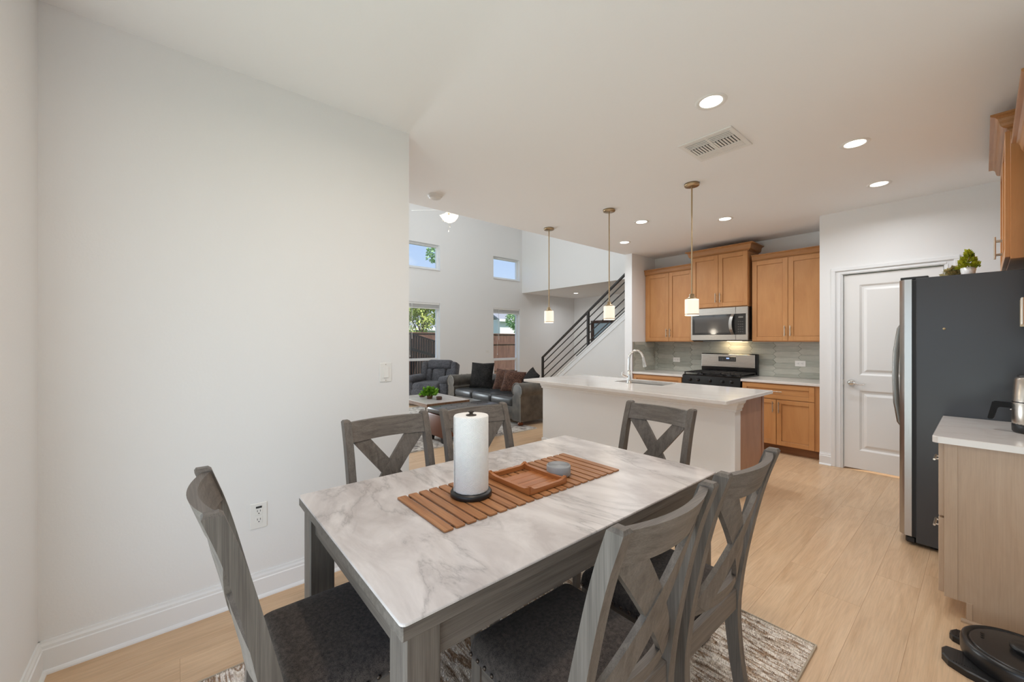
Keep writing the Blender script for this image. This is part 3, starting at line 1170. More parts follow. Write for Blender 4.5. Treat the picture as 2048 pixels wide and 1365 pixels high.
for (xa, xb) in ((-0.37, -0.125), (-0.122, 0.122), (0.125, 0.37)):
    g = G()
    za, zb = 0.905, 0.918
    ya, yb = y0 + 0.02, y1 - 0.10
    for x in (xa, xb - 0.012):
        g.box(x, x + 0.012, ya, yb, za, zb)
    for k in range(6):
        y = ya + (yb - ya - 0.012) * k / 5
        g.box(xa, xb, y, y + 0.012, za, zb)
    g.box((xa + xb) / 2 - 0.006, (xa + xb) / 2 + 0.006, ya, yb, za, zb)
    for x in (xa + 0.006, xb - 0.006):
        for y in (ya + 0.006, yb - 0.006):
            g.box(x - 0.006, x + 0.006, y - 0.006, y + 0.006, 0.884, za)
    g.build('grate', M_IRON, t)
bg = G().box(-RW, RW, y1 - 0.062, y1, 0.875, 1.168, 0.006).build('backguard', M_BLACKGLOSS, t)
G().box(-RW + 0.004, RW - 0.03, y1 - 0.072, y1 - 0.06, 0.972, 1.158, 0.012, 3, smooth=False).build('steel_fascia', M_STEEL, bg)
G().box(-0.13, 0.11, y1 - 0.0745, y1 - 0.071, 1.055, 1.125, 0.002).build('display_panel', M_BLACKGLASS, bg)
g = G()
for i, x in enumerate((-0.018, -0.004, 0.010)):
    g.box(x, x + 0.008, y1 - 0.0755, y1 - 0.0745, 1.092, 1.108)
g.build('clock_digits', M_DISPLAY, bg)
g = G()
for x in (-0.10, -0.075, 0.04, 0.062, 0.084):
    for z in (1.075, 1.095):
        g.box(x, x + 0.010, y1 - 0.0755, y1 - 0.0745, z, z + 0.004)
g.build('buttons', M_GREYPL, bg)

# ------------------------------------------------------------------ microwave
t = thing('microwave', 'stainless over-range microwave with black door glass and curved handle', 'microwave', (-2.392, 5.98, 1.362))
MW = 0.381
yf = 5.80 - 5.98
G().box(-MW, MW, yf, KY - 5.98, 0.0, 0.450, 0.003).build('body', M_STEEL, t)
d = G()
fw = [(-MW, MW * 0.60, 0.0, 0.075), (-MW, MW * 0.60, 0.355, 0.450), (-MW, -MW + 0.022, 0.075, 0.355)]
for a in fw:
    d.box(a[0], a[1], yf - 0.022, yf - 0.001, a[2], a[3], 0.002)
d = d.build('door', M_STEEL, t)
G().box(-MW + 0.022, MW * 0.60, yf - 0.019, yf - 0.001, 0.075, 0.355).build('door_glass', M_BLACKGLASS, d)
g = G()
g.box(-MW + 0.055, MW * 0.60 - 0.075, yf - 0.0205, yf - 0.019, 0.105, 0.325)
g.build('viewing_mesh', Mat('microwave_mesh', lin(74, 70, 66), 0.08, spec=0.7, coat=0.6).m, d)
g = G()
hx = MW * 0.60 - 0.03
path = []
for i in range(9):
    a = i / 8
    path.append((hx - 0.018 * math.sin(PI * a), yf - 0.022 - 0.045 * math.sin(PI * a) ** 0.6, 0.075 + 0.28 * a))
vs, fs = [], []
for i, p in enumerate(path):
    for (dx, dy) in ((-0.019, 0), (0.019, 0), (0.019, -0.012), (-0.019, -0.012)):
        vs.append((p[0] + dx, p[1] + dy, p[2]))
for i in range(8):
    for k in range(4):
        k2 = (k + 1) % 4
        fs.append((i * 4 + k, i * 4 + k2, i * 4 + 4 + k2, i * 4 + 4 + k))
fs += [(0, 1, 2, 3), (32, 33, 34, 35)]
g.add(vs, fs)
g.build('handle', M_STEELV, d)
g = G()
for a in ((MW * 0.60 + 0.003, MW, 0.0, 0.075), (MW * 0.60 + 0.003, MW, 0.355, 0.450), (MW - 0.025, MW, 0.075, 0.355)):
    g.box(a[0], a[1], yf - 0.022, yf - 0.001, a[2], a[3], 0.002)
cp = g.build('control_frame', M_STEEL, t)
G().box(MW * 0.60 + 0.003, MW - 0.025, yf - 0.020, yf - 0.001, 0.075, 0.355).build('control_panel', M_BLACKGLASS, cp)
g = G()
for i in range(3):
    for k in range(5):
        g.box(MW * 0.60 + 0.03 + i * 0.026, MW * 0.60 + 0.042 + i * 0.026, yf - 0.0208, yf - 0.0198, 0.11 + k * 0.034, 0.116 + k * 0.034)
g.build('buttons', Mat('button_grey', lin(96, 92, 88), 0.5).m, cp)
G().box(MW * 0.60 + 0.035, MW * 0.60 + 0.095, yf - 0.0208, yf - 0.0198, 0.300, 0.322).build('display', Mat('lcd', lin(120, 118, 112), 0.3).m, cp)
G().box(-MW + 0.01, MW - 0.01, yf + 0.01, KY - 5.98 - 0.02, -0.014, 0.0).build('underside_grille', M_BLACKPL, t)
G().box(0.02, 0.20, 0.05, 0.10, -0.018, -0.013).build('cooktop_lamp', emit('hood_lamp', (1.0, 0.80, 0.5, 1), 4.0), t)
lamp('hood_light', 'AREA', (-2.30, 6.06, 1.340), (0.35, 0, 0), 1.2, (1.0, 0.74, 0.44), 0.26, 0.06, 'RECTANGLE')

# ------------------------------------------------------------------ island
IX0, IX1, IY0, IY1, IZ = -3.70, -1.305, 3.31, 4.38, 0.875
t = thing('kitchen_island', 'white panelled kitchen island with a brown end panel', 'island', (-2.43, 3.90, 0))


def off(g, name, mat, par, o=None):
    return g.build(name, mat, par, None, par.location if par.parent is None else par.parent.location)


bx0, bx1, by0, by1 = -3.655, -1.352, 3.60, 4.30
g = G().box(bx0, bx1, by0, by0 + 0.12, 0, IZ - 0.03)
off(g, 'front_panel', M_TRIM, t)
g = G()
mp = [(0.0, 0.0), (0.012, 0.004), (0.014, 0.014), (0.012, 0.022), (0.022, 0.036), (0.026, 0.060), (0.040, 0.078), (0.046, 0.100), (0.0, 0.100)]
z0 = IZ - 0.03 - 0.100
vs = []
for o_, z_ in mp:
    vs += [(bx0 - o_, by0 + 0.12, z0 + z_), (bx0 - o_, by0 - o_, z0 + z_), (bx1 + o_, by0 - o_, z0 + z_), (bx1 + o_, by0 + 0.12, z0 + z_)]
fs = []
for i in range(len(mp) - 1):
    for k in range(3):
        fs.append((i * 4 + k, i * 4 + k + 1, i * 4 + k + 5, i * 4 + k + 4))
for k in (0, 3):
    fs.append(tuple(i * 4 + k for i in range(len(mp))))
g.add(vs, fs)
off(g, 'crown_moulding', M_TRIM, t)
g = G()
for (a, b) in ((0.0, 0.13),):
    g.box(bx0 - 0.014, bx1 + 0.014, by0 - 0.014, by0, 0, 0.11, 0.004)
    g.box(bx1, bx1 + 0.014, by0 - 0.014, by0 + 0.12, 0, 0.11, 0.004)
off(g, 'baseboard_strip', M_TRIM, t)
g = G().box(bx0 + 0.02, bx1 - 0.03, by0 + 0.12, by1, 0.0, IZ - 0.23)
g.box(bx0 + 0.02, bx1 - 0.03, by0 + 0.12, by0 + 0.16, IZ - 0.23, IZ - 0.03)
g.box(bx0 + 0.02, bx1 - 0.03, by1 - 0.02, by1, IZ - 0.23, IZ - 0.03)
off(g, 'cabinet_body', M_MAPLE['z'], t)
off(G().box(bx1 - 0.03, bx1 - 0.010, by0 + 0.12, by1, 0.0, IZ - 0.03), 'end_panel', M_ISLEND, t)
off(G().box(bx1 - 0.010, bx1 - 0.004, by1 - 0.045, by1, 0.0, IZ - 0.03), 'end_stile', M_ISLEND, t)

t = thing('island_worktop', 'large white quartz worktop of the kitchen island', 'worktop', (-2.43, 3.76, IZ))
sx0, sx1, sy0, sy1 = -2.80, -2.20, 3.93, 4.26
g = G()


def rect_ring(g, X0, X1, Y0, Y1, hx0, hx1, hy0, hy1, z0, z1):
    b = 0.004
    o = [(X0, Y0), (X1, Y0), (X1, Y1), (X0, Y1)]
    oi = [(X0 + b, Y0 + b), (X1 - b, Y0 + b), (X1 - b, Y1 - b), (X0 + b, Y1 - b)]
    i_ = [(hx0, hy0), (hx1, hy0), (hx1, hy1), (hx0, hy1)]
    vs = [(*p, z0) for p in o] + [(*p, z1 - b) for p in o] + [(*p, z1) for p in oi] + [(*p, z1) for p in i_] + [(*p, z0) for p in i_]
    fs = []
    for r in range(4):
        for k in range(4):
            k2 = (k + 1) % 4
            fs.append((r * 4 + k, r * 4 + k2, r * 4 + 4 + k2, r * 4 + 4 + k))
    for k in range(4):
        k2 = (k + 1) % 4
        fs.append((16 + k, 16 + k2, k2, k))
    g.add(vs, fs)


rect_ring(g, IX0, IX1, IY0, IY1, sx0, sx1, sy0, sy1, IZ - 0.03, IZ)
off(g, 'slab', M_QUARTZ, t)
t = thing('sink', 'stainless undermount sink sunk into the island worktop', 'sink', (-2.5, 4.09, IZ - 0.03))
g = G()
rect_ring(g, sx0 - 0.02, sx1 + 0.02, sy0 - 0.02, sy1 + 0.02, sx0, sx1, sy0, sy1, -0.03 + IZ - 0.002, IZ - 0.03)
zb = IZ - 0.20
vs = [(sx0, sy0, IZ - 0.031), (sx1, sy0, IZ - 0.031), (sx1, sy1, IZ - 0.031), (sx0, sy1, IZ - 0.031), (sx0 + 0.02, sy0 + 0.02, zb), (sx1 - 0.02, sy0 + 0.02, zb), (sx1 - 0.02, sy1 - 0.02, zb), (sx0 + 0.02, sy1 - 0.02, zb)]
g.add(vs, [(0, 1, 5, 4), (1, 2, 6, 5), (2, 3, 7, 6), (3, 0, 4, 7), (4, 5, 6, 7)])
off(g, 'basin', M_SINK, t)
off(G().lathe([(0.04, 0), (0.042, 0.003), (0, 0.002)], 16, (-2.5, 4.09, zb)), 'drain', M_CHROME, t)
# tap
fx, fy = -2.565, 3.88
t = thing('tap', 'tall chrome gooseneck kitchen tap on the island', 'tap', (fx, fy, IZ))
g = G().lathe([(0.0, 0), (0.032, 0.0), (0.032, 0.006), (0.026, 0.012), (0.024, 0.05), (0.019, 0.09), (0.016, 0.15), (0.0, 0.15)], 18)
g.build('base', M_CHROME, t)
dirx, diry = 0.53, 0.85
path = [(0, 0, 0.14), (0, 0, 0.27)]
rr = 0.085
for i in range(1, 10):
    a = PI * 0.92 * i / 9
    path.append((dirx * rr * (1 - math.cos(a)), diry * rr * (1 - math.cos(a)), 0.27 + rr * 1.15 * math.sin(a)))
lp = path[-1]
G().tube(path, 0.0125, 12).build('spout', M_CHROME, t)
G().tube([lp, (lp[0] + dirx * 0.012, lp[1] + diry * 0.012, lp[2] - 0.05), (lp[0] + dirx * 0.022, lp[1] + diry * 0.022, lp[2] - 0.11)], [0.014, 0.017, 0.022], 12).build('spray_head', M_CHROME, t)
g = G().tube([(0, 0, 0.062), (-0.035, -0.042, 0.085), (-0.05, -0.06, 0.094)], [0.012, 0.011, 0.012], 10)
g.tube([(-0.048, -0.058, 0.09), (-0.046, -0.056, 0.125)], [0.006, 0.008], 8)
g.build('lever', M_CHROME, t)

# ------------------------------------------------------------------ fridge
t = thing('fridge', 'black-sided side-by-side fridge with stainless doors', 'fridge', (0.08, 4.15, 0))
fx0, fx1, fy0, fy1 = -0.285, 0.45, 3.70, 4.61
off(G().box(fx0, fx1, fy0, fy1, 0.025, 1.762, 0.004), 'cabinet', M_FRIDGE, t)
g = G()
for x in (fx0 + 0.08, fx1 - 0.08):
    for y in (fy0 + 0.07, fy1 - 0.07):
        g.cyl((x, y, 0), (x, y, 0.03), 0.02, n=10)
off(g, 'feet', M_BLACKPL, t)
off(G().box(fx0 - 0.020, fx0 + 0.002, fy0 + 0.004, fy1 - 0.008, 0.06, 1.75), 'gasket', M_GASKET, t)


def fdoor(y0, y1, name):
    """door with a softly bowed stainless front"""
    n = 12
    xb = fx0 - 0.020
    out = []
    for i in range(n + 1):
        a = i / n
        yy = y0 + (y1 - y0) * a
        u = abs(2 * a - 1)
        bow = 0.056 + 0.014 * (1 - u * u) - 0.022 * max(0, (u - 0.84) / 0.16) ** 2
        out.append((xb - bow, yy))
    poly = [(xb, y0)] + out + [(xb, y1)]
    g = G()
    k = len(poly)
    vs = [(p[0], p[1], 0.062) for p in poly] + [(p[0], p[1], 1.757) for p in poly]
    fs = [(i, (i + 1) % k, k + (i + 1) % k, k + i) for i in range(k)]
    g.add(vs, fs[1:-2], True)
    g.add(vs, [fs[0], fs[-2], fs[-1], tuple(range(k)), tuple(range(k, 2 * k))], False)
    return off(g, name, M_STEELV, t)


ym = fy0 + 0.40
d1 = fdoor(fy0 + 0.001, ym - 0.003, 'door')
d2 = fdoor(ym + 0.003, fy1 - 0.004, 'door')
for d, yy in ((d1, ym - 0.05), (d2, ym + 0.05)):
    g = G()
    xo = fx0 - 0.085
    path = [(xo + 0.002, yy, 1.50), (xo - 0.03, yy, 1.44), (xo - 0.048, yy, 1.28), (xo - 0.054, yy, 1.09), (xo - 0.048, yy, 0.90), (xo - 0.03, yy, 0.76), (xo + 0.004, yy, 0.70)]
    g.tube(path, [0.010, 0.012, 0.013, 0.013, 0.013, 0.012, 0.010], 10)
    off(g, 'handle', M_SATIN, d)
off(G().box(fx0 - 0.075, fx0 + 0.055, fy0 + 0.02, fy0 + 0.07, 1.757, 1.775, 0.003), 'hinge_cover', M_BLACKPL, t)
off(G().box(fx0 - 0.05, fx0 + 0.0, fy0 + 0.01, fy1 - 0.01, 0.015, 0.058, 0.008), 'kick_grille', M_BLACKPL, t)
g = G().box(0.136, 0.24, 3.680, 3.6985, 1.432, 1.585, 0.002)
o = g.build('notepad', M_SIGN, None, None, None)
tag(o, 'cream notepad stuck to the side of the black fridge', 'notepad')
q = G()
for k in range(5):
    q.box(0.134 + k * 0.0004, 0.136, 3.681 + k * 0.0033, 3.6835 + k * 0.0033, 1.433, 1.584)
q.build('page_edge', M_SIGN, o)
o = G().lathe([(0.0, 0.0), (0.007, 0.0), (0.006, 0.004), (0, 0.005)], 10, M=RM(PI / 2, 0, 0, (-0.160, 3.6995, 1.427))).build('fridge_magnet', Mat('magnet_beige', lin(190, 170, 130), 0.5).m)
tag(o, 'tiny beige magnet dot on the black fridge side', 'magnet')


# plants on the fridge
def leaf_cloud(g, n, fn, size, rnd):
    for _ in range(n):
        p, d = fn(rnd)
        d = Vector(d).normalized()
        a = d.cross(Vector((rnd.uniform(-1, 1), rnd.uniform(-1, 1), rnd.uniform(-1, 1)))).normalized()
        l = size * rnd.uniform(0.6, 1.3)
        w = l * 0.32
        p = Vector(p)
        g.add([p, p + d * l * 0.5 + a * w, p + d * l, p + d * l * 0.5 - a * w], [(0, 1, 2, 3)])


def pot(label, loc, r, h, mat_leaf, leaf_fn, n, size, potmat=None, square=False, seed=1):
    t = thing('potted_plant', label, 'plant', loc)
    G().lathe([(0, 0), (r * 0.72, 0), (r * 0.78, 0.004), (r, h), (r * 0.9, h), (r * 0.86, h * 0.85), (0, h * 0.85)], 18).build('pot', potmat or M_CERAMIC, t)
    G().lathe([(r * 0.87, h * 0.86), (0, h * 0.9)], 14).build('soil', M_SOIL, t)
    g = G()
    leaf_cloud(g, n, leaf_fn, size, random.Random(seed))
    g.build('foliage', mat_leaf, t, 'stuff', fixn=False)
    return t


def cone_fn(h0, h1, r):
    def f(rn):
        a = rn.uniform(0, 2 * PI)
        z = h0 + (h1 - h0) * rn.random() ** 1.3
        rad = r * (1 - (z - h0) / (h1 - h0)) * rn.uniform(0.2, 1)
        return (rad * math.cos(a), rad * math.sin(a), z), (math.cos(a) * 0.8, math.sin(a) * 0.8, rn.uniform(0.3, 1.2))
    return f


def dome_fn(h0, r, hz):
    def f(rn):
        a = rn.uniform(0, 2 * PI)
        b = rn.uniform(0.05, 1.45)
        k = rn.uniform(0.25, 0.8)
        d = (math.cos(a) * math.sin(b), math.sin(a) * math.sin(b), math.cos(b))
        return (d[0] * r * k, d[1] * r * k, h0 + d[2] * hz * k), d
    return f


PT = 1.763
pot('yellow-green conifer in a white pot on top of the fridge', (-0.064, 3.92, PT), 0.036, 0.062, M_LEAF2, cone_fn(0.055, 0.165, 0.05), 420, 0.022, seed=4)
pot('wispy olive plant in a pale low pot, further back on the fridge', (-0.118, 4.18, PT), 0.045, 0.035, M_LEAF3, dome_fn(0.03, 0.08, 0.085), 420, 0.030, seed=5)

# ------------------------------------------------------------------ kettle
t = thing('kettle', 'stainless kettle with black handle at the counter edge', 'kettle', (0.172, 3.32, RC))
g = G().lathe([(0.0, 0.0), (0.072, 0.0), (0.078, 0.008), (0.079, 0.035), (0.078, 0.048), (0, 0.048)], 28)
g.build('base', M_BLACKPL, t)
g = G().lathe([(0.078, 0.046), (0.079, 0.06), (0.078, 0.155), (0.077, 0.158), (0.077, 0.162), (0.076, 0.166), (0.070, 0.275), (0.062, 0.285), (0, 0.285)], 32)
g.build('jug', M_KETTLE, t)
G().lathe([(0.0785, 0.155), (0.0790, 0.1575), (0.0785, 0.160)], 32).build('seam_band', M_BLACKPL, t)
G().lathe([(0.062, 0.283), (0.058, 0.295), (0.04, 0.299), (0, 0.300)], 24).build('lid', M_BLACKPL, t)
g = G()
hd = Vector((-1.0, 0.12, 0)).normalized()
sd = Vector((-hd.y, hd.x, 0))


def hp(a, z):
    return hd * a + Vector((0, 0, z))


path = [(0.070, 0.148), (0.135, 0.150), (0.142, 0.146), (0.158, 0.060), (0.153, 0.054), (0.140, 0.056), (0.137, 0.062), (0.126, 0.112), (0.116, 0.122), (0.070, 0.122)]
vs = [hp(a, z) + sd * 0.016 for a, z in path] + [hp(a, z) - sd * 0.016 for a, z in path]
n = len(path)
fs = [(i, (i + 1) % n, n + (i + 1) % n, n + i) for i in range(n)]
b = bmesh.new()
bv = [b.verts.new(v) for v in vs]
for f in fs:
    b.faces.new([bv[i] for i in f])
b.faces.new([bv[i] for i in range(n)])
b.faces.new([bv[n + i] for i in range(n)])
bmesh.ops.triangulate(b, faces=[f for f in b.faces if len(f.verts) > 4])
g.bm(b)
g.build('handle', M_DEEPBLACK, t)
G().ball(hp(0.080, 0.115), 0.005, n=8, m=6).build('switch_rivet', M_CHROME, t)

# ------------------------------------------------------------------ robot vacuum on its dock mat
VX, VY = 0.105, 2.60
t = thing('robot_vacuum', 'round black robot vacuum with a raised turret on the floor', 'robot vacuum', (VX, VY, 0.008))
g = G().lathe([(0, 0.004), (0.150, 0.004), (0.168, 0.014), (0.172, 0.03), (0.172, 0.070), (0.168, 0.082), (0.160, 0.086), (0.152, 0.083), (0.150, 0.078), (0.147, 0.078)], 56)
g.build('body', M_VAC, t)
G().lathe([(0.147, 0.076), (0.146, 0.083), (0.140, 0.0845), (0, 0.0845)], 56).build('top_plate', Mat('vacuum_top', lin(36, 34, 33), 0.28).m, t)
G().lathe([(0.046, 0.084), (0.046, 0.094), (0.050, 0.096), (0.050, 0.104), (0.044, 0.110), (0, 0.111)], 28, (0.012, 0.01, 0)).build('sensor_turret', M_BLACKPL, t)
g = G()
for k in (-1, 0, 1):
    g.cyl((-0.108, 0.03 + 0.018 * k, 0.0842), (-0.108, 0.03 + 0.018 * k, 0.0865), 0.006, n=10)
g.build('buttons', M_BLACKGLOSS, t)
t = thing('charging_dock_mat', 'black ridged dock mat with two prongs under the robot vacuum', 'charging dock', (VX, VY, 0))
G().lathe([(0, 0), (0.158, 0), (0.158, 0.006), (0, 0.007)], 40).build('base_plate', M_BLACKPL, t)
PRONGS = [
    [(-0.030, 0.095), (-0.045, 0.150), (-0.150, 0.150), (-0.190, 0.140), (-0.203, 0.115), (-0.205, 0.085), (-0.195, 0.065), (-0.165, 0.052), (-0.135, 0.030), (-0.118, 0.010), (-0.05, 0.010)],
    [(-0.05, -0.015), (-0.110, -0.015), (-0.140, -0.032), (-0.170, -0.040), (-0.212, -0.045), (-0.222, -0.070), (-0.220, -0.115), (-0.200, -0.150), (-0.150, -0.180), (-0.09, -0.195), (-0.03, -0.150)],
]
for pr, hh in zip(PRONGS, (0.026, 0.028)):
    g = G()
    k = len(pr)
    cx_, cy_ = sum(p[0] for p in pr) / k, sum(p[1] for p in pr) / k
    inn = [(cx_ + (p[0] - cx_) * 0.93, cy_ + (p[1] - cy_) * 0.93) for p in pr]
    vs = [(*p, 0.0) for p in pr] + [(*p, hh - 0.004) for p in pr] + [(*p, hh) for p in inn]
    fs = [(r_ * k + i_, r_ * k + (i_ + 1) % k, (r_ + 1) * k + (i_ + 1) % k, (r_ + 1) * k + i_) for r_ in (0, 1) for i_ in range(k)]
    fs += [tuple(range(2 * k, 3 * k)), tuple(range(k))]
    pp = g.add(vs, fs).build('prong', M_BLACKPL, t)
    y0_, y1_ = (0.075, 0.135) if hh < 0.027 else (-0.150, -0.062)
    g = G()
    for i_ in range(9):
        xx = -0.186 + i_ * 0.0075
        g.box(xx, xx + 0.0028, y0_, y1_, hh - 0.001, hh + 0.0022)
    g.build('tread_ridges', M_BLACKPL, pp)

# ------------------------------------------------------------------ dining rug
RZ = 0.008
rx0, rx1, ry0, ry1 = -1.99, -0.472, -0.26, 2.155
rug = thing('dining_rug', 'brown and cream striped shaggy rug under the dining table', 'rug', ((rx0 + rx1) / 2, (ry0 + ry1) / 2, 0))
w2, h2 = (rx1 - rx0) / 2, (ry1 - ry0) / 2
G().box(-w2 + 0.004, w2 - 0.004, -h2 + 0.004, h2 - 0.004, 0.0005, 0.007).build('backing', M_RUG, rug)
rnd = random.Random(11)
vs, fs = [], []
N = 130000
for i in range(N):
    x, y = rnd.uniform(-w2 + 0.005, w2 - 0.005), rnd.uniform(-h2 + 0.005, h2 - 0.005)
    a = rnd.uniform(0, 2 * PI)
    dx, dy = 0.0018 * math.cos(a), 0.0018 * math.sin(a)
    lx, ly = rnd.uniform(-0.004, 0.004), rnd.uniform(-0.004, 0.004)
    h = rnd.uniform(0.010, 0.0145)
    k = len(vs)
    vs += [(x - dx, y - dy, 0.006), (x + dx, y + dy, 0.006), (x + lx + dx * 0.5, y + ly + dy * 0.5, h), (x + lx - dx * 0.5, y + ly - dy * 0.5, h)]
    fs.append((k, k + 1, k + 2, k + 3))
pile = G()
pile.v, pile.f, pile.s = vs, fs, [False] * len(fs)
pile.build('pile', M_RUG, rug, 'stuff', fixn=False)
g = G()
for (a, b_, c, d) in ((-w2, w2, -h2, -h2 + 0.006), (-w2, w2, h2 - 0.006, h2), (-w2, -w2 + 0.006, -h2 + 0.006, h2 - 0.006), (w2 - 0.006, w2, -h2 + 0.006, h2 - 0.006)):
    g.box(a, b_, c, d, 0.0005, 0.011)
g.build('bound_edge', Mat('rug_binding', lin(176, 162, 142), 0.9).m, rug)

# ------------------------------------------------------------------ dining table
TX0, TX1, TY0, TY1, TZ = -1.690, -0.775, 0.355, 1.862, 0.760
t = thing('dining_table', 'rectangular dining table with grey-veined marble top and grey wooden legs', 'table', ((TX0 + TX1) / 2, (TY0 + TY1) / 2, RZ))
tw, tl = (TX1 - TX0) / 2, (TY1 - TY0) / 2
tz = TZ - RZ


def rounded_rect(x0, x1, y0, y1, r, n=4):
    out = []
    for (cx_, cy_, a0) in ((x1 - r, y1 - r, 0), (x0 + r, y1 - r, PI / 2), (x0 + r, y0 + r, PI), (x1 - r, y0 + r, 1.5 * PI)):
        for i in range(n + 1):
            a = a0 + PI / 2 * i / n
            out.append((cx_ + r * math.cos(a), cy_ + r * math.sin(a)))
    return out


def chamfer_slab(g, x0, x1, y0, y1, z0, z1, r=0.012, b=0.003, n=4):
    P = rounded_rect(x0, x1, y0, y1, r, n)
    Q = rounded_rect(x0 + b, x1 - b, y0 + b, y1 - b, max(r - b, 0.001), n)
    k = len(P)
    vs = [(*p, z0) for p in P] + [(*p, z1 - b) for p in P] + [(*p, z1) for p in Q]
    fs = []
    for rr in (0, k):
        for i in range(k):
            j = (i + 1) % k
            fs.append((rr + i, rr + j, rr + k + j, rr + k + i))
    fs.append(tuple(range(2 * k, 3 * k)))
    fs.append(tuple(range(k)))
    g.add(vs, fs)
    return g


top = chamfer_slab(G(), -tw, tw, -tl, tl, tz - 0.006, tz, 0.014, 0.0018).build('tabletop', M_MARBLE, t)
G().box(-tw + 0.002, tw - 0.002, -tl + 0.002, tl - 0.002, tz - 0.040, tz - 0.006, 0.003).build('top_edge_band', M_CW['y'], t)
for s in (-1, 1):
    G().box(s * (tw - 0.035), s * (tw - 0.057), -tl + 0.09, tl - 0.09, tz - 0.135, tz - 0.040, 0.002).build('side_apron', M_CW['y'], t)
    G().box(-tw + 0.09, tw - 0.09, s * (tl - 0.035), s * (tl - 0.057), tz - 0.125, tz - 0.040, 0.002).build('end_apron', M_CW['x'], t)
for sx in (-1, 1):
    for sy in (-1, 1):
        cx_, cy_ = sx * (tw - 0.060), sy * (tl - 0.060)
        g = G()
        g.box(cx_ - 0.043, cx_ + 0.043, cy_ - 0.043, cy_ + 0.043, 0.0, tz - 0.040, 0.004)
        g.build('leg', M_CW['z'], t)


# ------------------------------------------------------------------ dining chairs (face local +y)
def smooth_interp(tab, z):
    if z <= tab[0][0]:
        return tab[0][1]
    for i in range(len(tab) - 1):
        z0_, v0 = tab[i]
        z1_, v1 = tab[i + 1]
        if z <= z1_:
            m0 = (v1 - tab[i - 1][1]) / (z1_ - tab[i - 1][0]) if i > 0 else (v1 - v0) / (z1_ - z0_)
            m1 = (tab[i + 2][1] - v0) / (tab[i + 2][0] - z0_) if i + 2 < len(tab) else (v1 - v0) / (z1_ - z0_)
            h = z1_ - z0_
            s = (z - z0_) / h
            return (2 * s ** 3 - 3 * s ** 2 + 1) * v0 + (s ** 3 - 2 * s ** 2 + s) * h * m0 + (-2 * s ** 3 + 3 * s ** 2) * v1 + (s ** 3 - s ** 2) * h * m1
    return tab[-1][1]


REAR = [(0.0, -0.238), (0.10, -0.224), (0.20, -0.209), (0.36, -0.199), (0.46, -0.207), (0.56, -0.221), (0.73, -0.255), (0.86, -0.288), (0.972, -0.326)]
CHW = 0.215


def rear(z):
    return smooth_interp(REAR, z)


def back_strip(cl, width, thick, bow, off_=0.0):
    """strip on the bowed back surface; cl = list of (u,z) centreline points"""
    g = G()
    vs, fs = [], []
    n = len(cl)
    for i, (u, z) in enumerate(cl):
        a = cl[max(i - 1, 0)]
        b = cl[min(i + 1, n - 1)]
        d = Vector((b[0] - a[0], b[1] - a[1])).normalized()
        nrm = Vector((-d.y, d.x))
        for (k, th) in ((-1, 0), (1, 0), (1, 1), (-1, 1)):
            uu, zz_ = u + nrm.x * k * width / 2, z + nrm.y * k * width / 2
            y = rear(zz_) + 0.014 - bow * (1 - (uu / 0.185) ** 2) + off_ + th * thick
            vs.append((uu, y, zz_))
    for i in range(n - 1):
        for k in range(4):
            k2 = (k + 1) % 4
            fs.append((i * 4 + k, i * 4 + k2, i * 4 + 4 + k2, i * 4 + 4 + k))
    fs += [(0, 1, 2, 3), tuple(range(4 * n - 4, 4 * n))]
    g.add(vs, fs)
    return g


